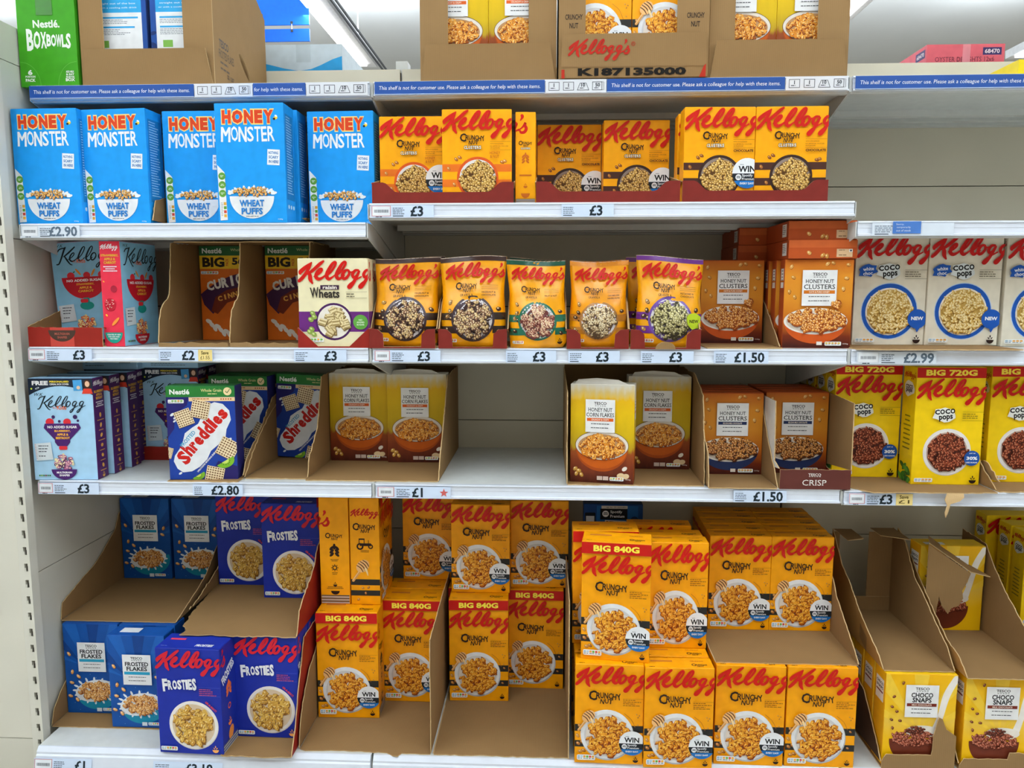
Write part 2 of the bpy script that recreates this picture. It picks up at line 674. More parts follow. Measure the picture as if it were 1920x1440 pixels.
def nutty(a, u, d, s, extra=None, ecol='#fff3d8'):
    """bouncing two-line product name; s is the width of the first line"""
    L = [('C', 58, 70, 116, 140, -.05), ('R', 130, 68, 62, 84, .10), ('U', 178, 66, 50, 84, -.05), ('N', 232, 70, 56, 86, .03), ('C', 288, 72, 56, 80, .06), ('H', 340, 82, 56, 84, .10), ('Y', 398, 84, 66, 92, -.16),
         ('N', 182, 152, 58, 68, .16), ('U', 240, 146, 52, 66, -.02), ('T', 292, 150, 62, 70, .10)]
    k = s / 440
    for ch, x, y, w, h, r in L:
        a.text(INK, ch, u + (x - 220) * k, d + (y - 90) * k, w * k * .92, h * k * .98, bold=.026, rot=r)
    if extra:
        n = len(extra)
        rg = random.Random(5)
        for i, ch in enumerate(extra):
            xx = u + (i - (n - 1) / 2) * s * .082 * 1.02
            r = rg.uniform(-.12, .12)
            dd = d + s * .325
            if ecol == INK:
                a.text(INK, ch, xx, dd, s * .07, s * .10, bold=.02, rot=r)
            else:
                a.text(INK, ch, xx, dd, s * .098, s * .150, bold=.065, rot=r)
                a.text(ecol, ch, xx, dd, s * .072, s * .118, bold=.02, rot=r)


def wholegrain(a, col, u, d, s):
    keep, a.part = a.part, 'wholegrain_mark'
    a.ell(col, u, d, s, s, n=14, a0=0, a1=pi)
    a.ell(col, u, d - .95 * s, s * .18, s * .38, n=8)
    a.ell(col, u - .4 * s, d - .45 * s, s * .15, s * .36, n=8, rot=-.7)
    a.ell(col, u + .4 * s, d - .45 * s, s * .15, s * .36, n=8, rot=.7)
    a.part = keep


def nutrition(a, u0, d0, w, h, cols=('#9fc3dc', '#b7d3e4', '#eaa63a', '#6db33f', '#d8473a', '#eaa63a'), bg='#eef0ee'):
    a.rect(bg, u0, d0, u0 + w, d0 + h, r=h * .25)
    n = len(cols)
    for i, c in enumerate(cols):
        x = u0 + w * (.04 + .93 * i / n)
        a.rect(c, x, d0 + h * .18, x + w * .93 / n * .78, d0 + h * .56, r=h * .1)
        a.lines('#5b6470', x, d0 + h * .66, 1, w * .8 / n, .01, h=h * .12, seed=i)


def badge(a, u, d, r):
    """round prize flash"""
    a.part = 'prize_badge'
    a.ell('#f2f5f8', u, d, r, n=36)
    T = []
    for y0, y1, c in ((.02, .52, '#20262c'), (.50, .995, '#1d6fb8')):
        t0, t1 = math.asin(y0), math.asin(y1)
        pts = [(u + r * cos(t0 + (t1 - t0) * i / 8), d + r * sin(t0 + (t1 - t0) * i / 8)) for i in range(9)]
        pts += [(2 * u - x, y) for x, y in reversed(pts)]
        a.poly(c, pts)
    a.text('#15181c', 'WIN', u - .02 * r, d - .27 * r, 1.15 * r, .42 * r, bold=.03)
    a.lines('#70767c', u - .5 * r, d - .58 * r, 1, .5 * r, .01, h=.03 * r)
    a.ell('#f2f5f8', u - .58 * r, d + .27 * r, .2 * r, n=16)
    for k, q in enumerate((.12, .075, .035)):
        a.stroke('#20262c', [(u - .70 * r, d + (.21 + .06 * k) * r, .035 * r), (u - .58 * r, d + (.19 + .06 * k) * r, .035 * r), (u - .46 * r, d + (.22 + .06 * k) * r, .035 * r)], 3)
    a.text('#f2f5f8', 'Spotify', u + .02 * r, d + .17 * r, .72 * r, .22 * r, bold=.01)
    a.text('#f2f5f8', 'Premium', u + .10 * r, d + .38 * r, .88 * r, .16 * r, bold=.01)
    a.text('#f2f5f8', 'EVERY DAY!', u + .0 * r, d + .68 * r, .95 * r, .14 * r, bold=.03)


def dipper(a, u, d, s):
    """wooden honey dipper with its grooves"""
    a.stroke('#d99b52', [(u - 1.25 * s, d + 1.9 * s, .34 * s), (u - .45 * s, d + .75 * s, .34 * s)], 2)
    a.stroke('#f0c48a', [(u - 1.30 * s, d + 1.85 * s, .10 * s), (u - .50 * s, d + .70 * s, .10 * s)], 2)
    a.ell('#eab475', u, d, .92 * s, .72 * s, n=20, rot=-.75)
    for k in range(4):
        t = -.5 + .34 * k
        c, q = cos(-.75), sin(-.75)
        L = .66 * math.sqrt(max(.05, 1 - (t / .92) ** 2))
        p = [(u + s * (t * c - y * q), d + s * (t * q + y * c)) for y in (-L, 0, L)]
        m = (p[1][0] + .10 * s, p[1][1] - .08 * s)
        a.stroke('#5b2f14', [(*p[0], .09 * s), (*m, .13 * s), (*p[2], .09 * s)], 3)
    a.stroke('#f6d49c', [(u + .35 * s, d + .35 * s, .3 * s), (u + .55 * s, d + .85 * s, .2 * s), (u + .62 * s, d + 1.2 * s, .08 * s)], 3)


def nuts(a, pts, r, cols=('#6d3b16', '#c98a45', '#b3702c', '#e8bd83'), seed=3, el=.7):
    rg = random.Random(seed)
    for u, d in pts:
        rot = rg.uniform(0, pi)
        a.blob(M(cols[0]), u + .1 * r, d + .15 * r, r * 1.05, rg, el, rot, rough=.1)
        a.blob(M(cols[rg.randint(1, 2)]), u, d, r, rg, el, rot, rough=.1)
        a.blob(M(cols[3]), u - .2 * r, d - .2 * r, r * .4, rg, el, rot, n=6, rough=.1)


def crunchy_front(a, t0=0.0, ts=1.0, win=True, big=False):
    A = a.A
    T = lambda t: (t0 + t * ts) * A
    a.part = 'bowl_picture'
    a.rect('#2b2a27', 0, T(.605), 1, T(.675))
    a.rect('#2b2a27', 0, T(.77), 1, T(.835))
    nuts(a, [(.05, T(.80)), (.11, T(.785)), (.04, T(.72)), (.13, T(.87)), (.08, T(.88)), (.07, T(.62))], .034)
    if not win:
        nuts(a, [(.93, T(.635)), (.9, T(.80))], .022)
    bu, bd, br = .47, T(.70), .385
    a.ell('#b9bcc2', bu + .01, bd + .02, br * 1.01, n=40)
    a.ell('#eceef0', bu, bd, br, n=40)
    a.ell('#d5d3d2', bu, bd + .01, br * .86, n=36)
    a.ell('#e9ddd0', bu, bd + .03, br * .80, n=32)
    a.cereal(bu + .01, bd + .03, br * .78, br * .78, 165, .047, FLAKE, 'flake', 11)
    dipper(a, .20, T(.515), .115)
    a.stroke('#b26a18', [(.72, T(.475), .006), (.82, T(.53), .006), (.88, T(.61), .006)], 3)
    nuts(a, [(.90, T(.48)), (.94, T(.49)), (.92, T(.51)), (.92, T(.585))], .012, seed=8)
    if win:
        badge(a, .84, T(.775), .19)
    a.part = 'nutrition_panel'
    nutrition(a, .035, T(.905), .27, .085)
    wholegrain(a, INK, .895, T(.945), .04)
    a.part = 'brand_lettering'
    a.logo(RED, .015, T(0) + .012, 1.0)
    if big:
        a.part = 'size_band'
        a.rect('#c6170f', 0, .004, 1, t0 * A - .004)
        a.text('#ffe94a', 'BIG 840G', .5, t0 * A * .5, .66, t0 * A * .55, bold=.045)
    a.part = 'product_lettering'
    nutty(a, .44, T(.315), .49)
    a.stroke('#a06410', [(.70, T(.325), .004), (.99, T(.325), .004)], 1)
    a.lines('#7a4a10', .70, T(.335), 4, .27, .028, h=.010, seed=4)


def crunchy_sides(key, t):
    p = PROTO[key]
    w, h, o = p['w'], p['h'], p['o']
    R, L, Tp = side_maps(w, h, t)
    a = Art(t, h, R)
    q = h / t
    a.part = 'right_side_print'
    T = lambda f: f * q
    sc = w / t
    a.strip([[(x * sc - sc * 1.0 + .0, T(.11) + y * sc) for x, y in tr] for tr in SCRIPT[-90:] + SCRIPT_S], M(RED))
    nutty(a, .5, T(.36), .62)
    a.part = 'right_side_symbols'
    a.ell(INK, .5, T(.455), .05, .11, n=8)
    for k in range(3):
        for sg in (-1, 1):
            a.ell(INK, .5 + sg * .09, T(.47 + .03 * k), .05, .10, n=8, rot=-sg * .8)
    a.lines(INK, .36, T(.575), 2, .28, .05, h=.018, seed=2, center=True)
    a.ell(INK, .5, T(.655), .085, hole=.6, n=12)
    for k in range(8):
        a.ell(INK, .5 + .11 * cos(k * pi / 4), T(.655) + .11 * sin(k * pi / 4), .018, n=5)
    a.lines(INK, .36, T(.70), 2, .28, .05, h=.018, seed=3, center=True)
    a.lines(INK, .2, T(.835), 2, .6, .05, h=.018, seed=5, center=True)
    wholegrain(a, INK, .5, T(.815), .07)
    a.ell(INK, .5, T(.875), .15, .13, n=12, a0=0, a1=pi)
    a.part = 'side_stripes'
    for k in range(6):
        a.rect('#b9bcbf' if k % 2 else '#4d5257', .02, T(.915) + k * .05, .98, T(.915) + k * .05 + .035)
    a.build(o)
    a = Art(t, h, L)
    a.part = 'left_side_print'
    a.logo(RED, .04, T(.095), .9, full=True)
    a.part = 'left_side_lettering'
    nutty(a, .5, T(.275), .82)
    a.part = 'tractor_symbol'
    for x, r in ((.34, .12), (.70, .085)):
        a.ell(INK, x, T(.45), r, n=14, hole=.55)
    a.rect(INK, .33, T(.42), .72, T(.445))
    a.rect(INK, .30, T(.375), .50, T(.388))
    a.rect(INK, .30, T(.375), .325, T(.43))
    a.rect(INK, .47, T(.375), .495, T(.43))
    a.rect(INK, .62, T(.39), .64, T(.43))
    a.lines(INK, .3, T(.485), 2, .4, .05, h=.018, seed=3, center=True)
    a.part = 'dipper_picture'
    a.rect('#2b2a27', 0, T(.76), 1, T(.815))
    a.rect('#2b2a27', 0, T(.865), 1, T(.915))
    dipper(a, .42, T(.635), .27)
    nuts(a, [(.4, T(.84)), (.6, T(.835)), (.5, T(.89)), (.25, T(.95))], .05, seed=4)
    a.build(o)
    top_print(key, '#c9722a')


def top_print(key, bar='#c9722a'):
    p = PROTO[key]
    w, h, t, o = p['w'], p['h'], p['t'], p['o']
    a = Art(w, t, side_maps(w, h, t)[2])
    a.part = 'top_print'
    q = t / w
    a.rect(bar, .10, q * .30, .42, q * .42)
    a.part = 'top_lettering'
    a.text('#b24a18', 'CRUNCHY', .78, q * .36, .2, q * .10, bold=.02)
    nutty(a, .80, q * .74, .24)
    a.lines(INK, .06, q * .88, 1, .12, .02, h=.012)
    a.build(o)


def tesco(a, u0, d0, u1, d1, lines_, bar, sub, serif=True, big=1.0):
    """white own-label panel: shop name over dashes, product name, colour bar, small print"""
    a.part = 'label_panel'
    w, h = u1 - u0, d1 - d0
    c = (u0 + u1) / 2
    a.rect('#f1f2f2', u0, d0, u1, d1)
    a.text('#1a1a1c', 'TESCO', c, d0 + h * .115, w * .42, h * .085, bold=.022)
    for k in range(5):
        x = c - w * .18 + k * w * .078
        a.rect('#1a1a1c', x, d0 + h * .185, x + w * .052, d0 + h * .20)
    n = len(lines_)
    y = d0 + h * .31
    for s, wd, hh in lines_:
        a.text('#222226', s, c, y, w * wd, h * hh, bold=.010 if serif else .03, serif=serif)
        y += h * .155
    yb = d0 + h * .565
    a.rect(bar, u0 + w * .05, yb, u1 - w * .05, yb + h * .095)
    a.text('#f6ead8', sub, c, yb + h * .048, w * .6, h * .05, bold=.02)
    a.lines('#4a4c50', u0 + w * .08, d0 + h * .73, 1, w * .84, .03, h=.011, seed=7, center=True)
    a.lines('#4a4c50', u0 + w * .1, d0 + h * .85, 1, w * .8, .03, h=.011, seed=9, center=True)


# ------------------------------------------------------------------ the products
def make_products():
    # ---- blue wheat puffs
    w, h, t = .194, .323, .082
    o = carton('puffs', w, h, t, '#1a97e6')
    a = Art(w, h)
    A = a.A
    a.part = 'product_lettering'
    x = .10
    for ch, wd in zip('HONEY', (.145, .175, .15, .13, .16)):
        u = x + wd / 2
        a.text('#f6d37a', ch, u, A * .112, wd * 1.06, A * .132, bold=.10)
        a.text('#d3421c', ch, u, A * .112, wd * .90, A * .112, bold=.07)
        x += wd
    a.ell('#e8c53a', .88, A * .125, .035, .022, rot=-.4, n=12)
    a.ell('#222', .862, A * .132, .02, .016, n=8) if False else a.ell('#222222', .862, A * .132, .02, .016, n=8)
    a.ell('#f2f4f6', .89, A * .108, .022, .013, rot=.5, n=8)
    rg = random.Random(2)
    x = .085
    for ch, wd in zip('MONSTER', (.14, .115, .12, .105, .10, .09, .115)):
        yy, rr = A * .255 + rg.uniform(-.006, .006), rg.uniform(-.05, .05)
        for dx in ((-.006, 0, .006) if ch in 'MN' else (0,)):
            a.text('#f4f6f8', ch, x + wd / 2 + dx, yy, wd * .90, A * .125, bold=0 if ch in 'MN' else .018, rot=rr)
        x += wd
    a.rect('#f2f6fa', .745, A * .385, .925, A * .515, rot=.06)
    for k, s in enumerate(('NOTHING', 'SCARY', 'IN HERE')):
        a.text('#1f6fb4', s, .835, A * (.413 + .037 * k), .14, A * .024, bold=.03, rot=.06)
    a.part = 'nutrition_panel'
    a.poly('#eef0f0', [(.012, A * .51), (.115, A * .575), (.135, A * .975), (.03, A * .98)])
    for k in range(3):
        a.ell('#5f9a3a', .075, A * (.605 + .073 * k), .052, n=20)
        a.lines('#e6efd8', .045, A * (.598 + .073 * k), 2, .06, .018, h=.008, seed=k, center=True)
    for k in range(4):
        a.rect(('#d8a13a', '#5f9a3a', '#c8473a', '#d8a13a')[k], .085, A * (.825 + .034 * k), .125, A * (.85 + .034 * k))
    a.lines('#5a6068', .045, A * .83, 9, .035, .022, h=.006)
    a.part = 'bowl_picture'
    a.ell('#eef1f4', .50, A * .775, .325, .315, n=28, a0=0, a1=pi)
    for k in range(14):
        th = pi + .2 + k * (pi - .4) / 13
        a.ell('#eef6fa', .5 + .33 * cos(th), A * .76 + .085 * sin(th), .022, .05 if k % 2 else .03, n=7, rot=th + pi / 2)
    a.cereal(.5, A * .735, .29, .062, 90, .021, ('#6e3c12', '#d9a65a', '#c98d3c', '#f3dba8'), 'puff', 4)
    a.text('#1f77c0', 'WHEAT', .50, A * .835, .36, A * .058, bold=.035)
    a.text('#1f77c0', 'PUFFS', .50, A * .902, .31, A * .055, bold=.035)
    a.lines('#4a5058', .36, A * .943, 1, .28, .02, h=.007, center=True)
    a.text('#dff0fb', '520g', .91, A * .972, .07, A * .012)
    a.build(o)
    R, L, Tp = side_maps(w, h, t)
    a = Art(t, h, R)
    q = h / t
    a.part = 'side_print'
    a.rect('#1a7dc0', .12, q * .08, .88, q * .80)
    a.lines('#bfe0f4', .2, q * .1, 30, .6, q * .022, h=q * .006)
    for k in range(3):
        a.ell('#dff0fb', .25 + .25 * k, q * .86, .07, n=12)
    a.build(o)

    # ---- honey / chocolate cluster packs
    def cluster(key, choc, win):
        w, h, t = .192, .25, .056
        o = carton(key, w, h, t, '#f6a604')
        a = Art(w, h)
        A = a.A
        band, rim, fl = ('#4a2a20', '#3a2620', CLUST) if choc else ('#e2701c', '#d9581e', CLUST)
        a.part = 'bowl_picture'
        a.rect(band, 0, A * .585, 1, A * .665)
        a.rect(band, 0, A * .75, 1, A * .83)
        nuts(a, [(.20, A * .53), (.25, A * .51), (.09, A * .63), (.86, A * .56), (.90, A * .55), (.17, A * .80), (.86, A * .8)], .03, ('#4a2812', '#a8672c', '#8a4c20', '#d8a25c') if choc else ('#7a3e12', '#c9803a', '#b4662a', '#f0d0a0'))
        bu, bd = .51, A * .735
        a.ell(rim, bu, bd, .30, n=40)
        a.ell('#e6e0dc' if not choc else '#8b7a70', bu, bd, .262, n=36)
        a.ell('#6a4a24', bu, bd + .005, .225, n=30)
        a.cereal(bu, bd + .005, .238, .238, 92, .043, fl, 'cluster', 6)
        if win:
            badge(a, .90, A * .70, .21)
        a.part = 'brand_lettering'
        a.logo('#c9190f', .012, .012, 1.0)
        a.part = 'product_lettering'
        nutty(a, .44, A * .315, .37, 'CLUSTERS', '#fff6e2')
        a.stroke('#9a5f10', [(.69, A * .345, .004), (.985, A * .345, .004)], 1)
        a.text('#8a4f14', 'WITH WHOLEGRAIN', .785, A * .368, .19, .016, bold=.01)
        a.text('#8a4f14', 'NO ARTIFICIAL COLOURS', .82, A * .394, .26, .016, bold=.01)
        a.text('#8a4f14', 'OR FLAVOURS', .76, A * .414, .14, .016, bold=.01)
        a.stroke('#9a5f10', [(.69, A * .435, .004), (.985, A * .435, .004)], 1)
        if choc:
            a.text('#4a2418', 'CHOCOLATE', .835, A * .462, .28, .036, bold=.04)
        else:
            a.text('#c2641a', 'HONEY', .76, A * .465, .15, .042, bold=.01)
            a.text('#c2641a', '& NUT', .755, A * .505, .13, .042, bold=.01)
        a.build(o)
        R, L, Tp = side_maps(w, h, t)
        a = Art(t, h, R)
        q = h / t
        sc = w / t
        a.part = 'right_side_print'
        a.strip([[(x * sc - sc * 1.0, .06 + y * sc) for x, y in tr] for tr in SCRIPT[-90:] + SCRIPT_S], M('#c9190f'))
        nutty(a, .5, q * .34, .7, 'CLUSTERS', '#fff6e2')
        a.ell('#c2641a', .5, q * .46, .05, .12, n=8)
        for k in range(3):
            for sg in (-1, 1):
                a.ell('#c2641a', .5 + sg * .10, q * (.475 + .03 * k), .05, .11, n=8, rot=-sg * .8)
        a.rect('#c2641a', .2, q * .675, .8, q * .69)
        wholegrain(a, '#c2641a', .5, q * .80, .1)
        a.ell('#c2641a', .5, q * .88, .22, .22, n=12, a0=0, a1=pi)
        a.part = 'side_stripes'
        for k in range(6):
            a.rect('#b4b8bb' if k % 2 else '#585d62', .02, q * (.94 + .01 * k), .98, q * (.947 + .01 * k))
        a.build(o)
    for k, c, wn in (('clu_h_win', 0, 1), ('clu_h', 0, 0), ('clu_c_win', 1, 1), ('clu_c', 1, 0)):
        cluster(k, c, wn)

    # ---- orange cornflakes with nuts, ordinary and big
    for key, h, t, win, big in (('crunchy_win', .296, .062, 1, 0), ('crunchy', .296, .062, 0, 0), ('big_win', .345, .093, 1, 1), ('big', .345, .093, 0, 1)):
        o = carton(key, .192, h, t, ORG)
        a = Art(.192, h)
        if big:
            crunchy_front(a, .098, .90, win, True)
        else:
            crunchy_front(a, 0, 1, win, False)
        a.build(o)
        crunchy_sides(key, t)

    # ---- kids' multigrain packs
    def kids(key, blue):
        w, h, t = .186, .302, .062
        side = '#4d1f5e' if blue else '#e2344b'
        o = carton(key, w, h, t, side, front='#a9d3f0' if blue else '#8cc4e2', top='#a9d3f0')
        a = Art(w, h)
        A = a.A
        fun = '#4a2168' if blue else '#c21a2a'
        dy = .0
        if blue:
            a.part = 'offer_banner'
            pts = [(0, 0), (1, 0), (1, A * .165)] + [(1 - k / 12, A * (.075 + .09 * (2 * abs(.5 - k / 12)) ** 2)) for k in range(13)] + [(0, A * .165)]
            a.poly('#1f2a3c', pts)
            a.text('#f4f4f4', 'FREE', .185, A * .045, .25, A * .042, bold=.045)
            a.text('#f0d83a', 'PERSONALISED', .485, A * .032, .30, A * .018, bold=.04)
            a.text('#f4f4f4', 'CEREAL BOX COVER', .485, A * .057, .30, A * .016, bold=.03)
            a.rect('#4a9fd8', .70, A * .015, .84, A * .12, rot=-.05)
            a.ell('#e8c8a8', .78, A * .09, .03, n=10)
            a.ell('#4a2a1a', .92, A * .055, .055, .07, n=16)
            a.ell('#e8bd9c', .92, A * .055, .036, .046, n=14)
            a.poly('#d8402e', [(.83, A * .15), (.86, A * .10), (.98, A * .10), (.998, A * .15)])
            a.ell('#dfe8ee', .14, A * .095, .035, .012, rot=-.4, n=10, hole=.6)
            a.ell('#c9d83a', .05, A * .10, .016, n=6)
            dy = .12
        a.part = 'brand_lettering'
        a.text('#1a2733', 'W.K', .15, A * (.035 + dy), .14, A * .03, bold=.0, rot=.0, shear=.3)
        a.logo('#16202b', .12 if blue else .08, A * (.045 + dy), .72 if blue else .95, thin=True)
        a.text('#e2704a', 'by', .39, A * (.20 + dy * .72), .05, A * .022)
        a.text('#e2704a', 'Kids', .50, A * (.195 + dy * .75), .15, A * .04, bold=.02)
        a.part = 'fruit_picture'
        fd = A * (.34 + dy * .3) if not blue else A * .425
        a.ell('#d8303a', .30, fd, .065, .06, n=16)
        a.ell('#d8303a', .57, fd, .06, .055, n=16)
        a.ell('#2f7a4a', .36, fd - .06, .022, .01, rot=-.6, n=8)
        if blue:
            for x, y, r in ((.36, -.08, .028), (.45, -.01, .022), (.70, -.08, .035), (.74, -.02, .02)):
                a.ell('#3a2358', x, fd + y, r, n=12)
        else:
            a.ell('#d8303a', .82, fd, .06, .055, n=16)
            a.ell('#e58a2c', .43, fd - .06, .07, .018, rot=.9, n=10)
            a.ell('#e58a2c', .68, fd - .04, .07, .018, rot=-1.0, n=10)
        a.part = 'flavour_panel'
        y0 = fd + .025
        if blue:
            a.poly(fun, [(.22, y0), (.75, y0), (.78, y0 + .07), (.60, y0 + .26), (.60, y0 + .30), (.55, y0 + .36), (.40, y0 + .36), (.36, y0 + .30), (.36, y0 + .26), (.20, y0 + .07)])
        else:
            a.ell(fun, .52, y0, .38, .36, n=24, a0=0, a1=pi)
            a.rect('#1f8f86', .47, y0 + .34, .57, y0 + .42)
            a.ell('#1f8f86', .52, y0 + .47, .12, .07, n=16)
        a.text('#f6f4f4', 'NO ADDED SUGAR', .49 if blue else .53, y0 + .055, .46 if blue else .62, .042, bold=.035)
        for k, s in enumerate(('BLUEBERRY,', 'APPLE &', 'BEETROOT') if blue else ('STRAWBERRY,', 'APPLE &', 'CARROT')):
            a.text('#f2b23a', s, .49 if blue else .53, y0 + .12 + .055 * k, (.25, .18, .22)[k] * (1 if blue else 1.2), .038, bold=.04)
        a.part = 'bowl_picture'
        a.rect('#d8303a', .42, y0 + .36, .55, y0 + .42, r=.02)
        yb = A * .905
        a.cereal(.48, yb - .13, .15, .13, 60, .028, ('#5a2350', '#e2cf9c', '#b06a8a', '#f6ecd0') if blue else ('#c23a2a', '#e8d48a', '#d87a3a', '#f8efcf'), 'hoop', 3)
        a.ell(fun, .48, yb - .02, .2, .165, n=20, a0=0, a1=pi)
        a.text('#f6f4f4', 'MULTIGRAIN', .48, yb + .03, .24, .032, bold=.04)
        a.text('#f6f4f4', 'SHAPES', .48, yb + .075, .16, .032, bold=.04)
        a.part = 'nutrition_panel'
        a.rect('#d4dde2', .05, A * .63, .31, A * .80, rot=-.08)
        a.lines('#3f4654', .10, A * .655, 3, .16, .045, h=.014, seed=2)
        a.lines('#3f4654', .10, A * .755, 1, .17, .045, h=.014, seed=4)
        for k in range(10):
            a.rect('#c23a4a', .045 + .004 * k * .4, A * (.645 + .015 * k), .065 + .0016 * k, A * (.648 + .015 * k))
        for k in range(6):
            a.rect(('#3f7a4a', '#7a9a3a', '#3f7a4a', '#7a3a3a', '#3f7a4a', '#3f7a4a')[k], .08 + .032 * k, A * .945, .105 + .032 * k, A * .96)
        a.build(o)
        R, L, Tp = side_maps(w, h, t)
        for mp, nm in ((R, 'right_side_print'), (L, 'left_side_print')):
            a = Art(t, h, mp)
            q = h / t
            a.part = nm
            a.logo('#f4ecf0', .06, q * .025, .82, thin=False)
            for k, s in enumerate(('BLUEBERRY', 'APPLE &', 'BEETROOT') if blue else ('STRAWBERRY,', 'APPLE &', 'CARROT')):
                a.text('#e2a63a', s, .5, q * (.135 + .033 * k), (.86, .55, .6)[k], q * .026, bold=.05)
            for k in range(3):
                a.lines('#f2e8ee', .15, q * (.235 + .02 * k), 1, .7, .05, h=.05, seed=k, center=True)
            if blue:
                for k in range(6):
                    a.ell('#d9a24a', .5, q * (.37 + .10 * k), .09, .12, n=8, rot=.5 * k)
                    a.lines('#d9a24a', .18, q * (.415 + .10 * k), 1, .64, .05, h=.04, seed=k, center=True)
                wholegrain(a, '#d9a24a', .5, q * .965, .12)
            else:
                a.ell('#a8243a', .62, q * .45, .16, n=14)
                a.ell('#b81c30', .4, q * .60, .28, .30, n=18)
                rg = random.Random(1)
                for k in range(16):
                    a.ell('#f6e8d0', .4 + rg.uniform(-.2, .2), q * .60 + rg.uniform(-.22, .22), .022, n=6)
                a.ell('#f0913a', .62, q * .76, .26, .07, rot=-.8, n=14)
                a.ell('#f0b03a', .2, q * .70, .07, .04, rot=.8, n=8)
                a.ell('#f0b03a', .15, q * .38, .05, .03, rot=.8, n=8)
                a.ell('#1f9a86', .5, q * .865, .43, .50, n=20, a0=0, a1=pi)
                for k, s in enumerate(('CREATED BY KIDS', 'FOR KIDS AND', 'THE FAMILY')):
                    a.text('#f6f4f4', s, .5, q * (.885 + .02 * k), (.66, .55, .42)[k], q * .013, bold=.03)
            a.build(o)
    kids('kids_red', False)
    kids('kids_blue', True)
    o = carton('kids_flat', .186, .058, .26, '#a9d3f0')
    a = Art(.186, .058)
    a.part = 'top_flap_print'
    a.logo('#16202b', .33, .06, .33, thin=True)
    a.rect('#26323e', .68, .07, .88, .20)
    wholegrain(a, '#16202b', .10, .16, .04)
    a.lines('#46525e', .08, .24, 1, .5, .03, h=.01)
    a.build(o)
    o = carton('kids_flat_back', .186, .058, .26, '#a9d3f0')
    a = Art(.186, .058)
    a.part = 'end_print'
    a.logo('#16202b', .38, -.10, .33, thin=True)
    for k in range(9):
        a.rect(('#1f2a3c', '#c9a23a', '#1f2a3c', '#c9a23a', '#1f2a3c', '#7a2a4a', '#1f2a3c', '#4a2168', '#1f2a3c')[k], .18 + .07 * k, .17, .22 + .07 * k, .20)
    a.lines('#46525e', .16, .23, 2, .66, .03, h=.008)
    a.build(o)

    # ---- cinnamon big pack
    w, h, t = .19, .300, .075
    o = carton('cinnamon', w, h, t, '#e0701c', top='#2f6a3c')
    a = Art(w, h)
    A = a.A
    a.part = 'brand_band'
    a.rect('#2f6a3c', 0, 0, 1, A * .10)
    a.text('#eef2ea', 'Nestlé', .22, A * .05, .34, A * .055, bold=.03)
    a.text('#d9dc9a', 'Whole Grain', .72, A * .04, .36, A * .028)
    a.part = 'size_band'
    a.rect('#f0c52a', 0, A * .10, 1, A * .24)
    a.text('#2c211a', 'BIG', .24, A * .17, .38, A * .105, bold=.045)
    a.text('#c8401c', 'PACK', .475, A * .17, .12, A * .03, bold=.02, rot=-pi / 2)
    a.text('#2c211a', '565g', .76, A * .17, .40, A * .10, bold=.045)
    a.part = 'product_lettering'
    pts = [(1, A * .27)] + [(1 - k / 14, A * (.27 + .24 * (k / 14) ** 2.2)) for k in range(15)] + [(.05, A * .62), (.2, A * .72), (.4, A * .56), (.7, A * .46), (1, A * .44)]
    a.poly('#45204a', pts)
    a.poly('#7a2c16', [(.17, A * .69), (.25, A * .54), (.45, A * .465), (.75, A * .42), (1, A * .40), (1, A * .54), (.7, A * .55), (.45, A * .60), (.28, A * .72)])
    rg = random.Random(4)
    for k, ch in enumerate('CURIOUS'):
        a.text('#f0eee8', ch, .17 + .125 * k, A * (.42 - .018 * k), .045 if ch == 'I' else .12, A * (.10 + .004 * k), bold=.05, rot=-.12 + rg.uniform(-.05, .05))
    for k, ch in enumerate('CINNAMON'):
        a.text('#f0b050', ch, .33 + .088 * k, A * (.555 - .016 * k), .03 if ch == 'I' else .08, A * .055, bold=.045, rot=-.18)
    a.part = 'milk_picture'
    for k in range(9):
        a.ell('#f3efe6', .12 + .05 * k, A * (.80 + .018 * k) + .03 * (k % 3), .06, .035, rot=.5 + .3 * (k % 3), n=12)
    a.part = 'nutrition_panel'
    nutrition(a, .02, A * .265, .30, .05)
    a.build(o)

    # ---- raisin wheats
    w, h, t = .2, .248, .06
    o = carton('raisin', w, h, t, '#efe6bd')
    a = Art(w, h)
    A = a.A
    a.part = 'bowl_picture'
    a.rect('#6a2a78', 0, A * .60, 1, A * .83)
    a.ell('#4a2058', .5, A * .715, .265, n=36)
    a.ell('#eee8dc', .5, A * .715, .235, n=32)
    a.cereal(.5, A * .72, .20, .20, 26, .066, ('#7a6238', '#d8c48e', '#c9b27a', '#efe2b8'), 'square', 5)
    for x, y in ((.20, .62), (.17, .69), (.22, .66), (.18, .80), (.21, .86), (.15, .83)):
        a.ell('#8aa04a', x, A * y, .042, .034, rot=.6, n=12)
        a.ell('#c3d38a', x - .008, A * y - .008, .02, .014, rot=.6, n=8)
    a.part = 'claim_badge'
    a.ell('#5fa042', .88, A * .72, .105, n=24)
    for k, s in enumerate(('NO', 'ADDED', 'SUGAR')):
        a.text('#eef6e4', s, .88, A * (.695 + .027 * k), (.05, .11, .11)[k], .022, bold=.02)
    a.part = 'brand_lettering'
    a.logo(RED, .015, .03, 1.0)
    a.part = 'product_lettering'
    a.rect('#3a1f3a', .32, A * .30, .585, A * .35)
    a.text('#f6f0e4', 'raisin', .455, A * .325, .2, A * .038, bold=.03)
    a.text('#2a2320', 'W', .235, A * .385, .12, A * .12, bold=.02, rot=-.06)
    a.text('#2a2320', 'heats', .445, A * .395, .29, A * .10, bold=.025)
    a.stroke('#8a8060', [(.68, A * .375, .004), (.98, A * .375, .004)], 1)
    a.lines('#5a5240', .69, A * .395, 2, .16, .035, h=.012)
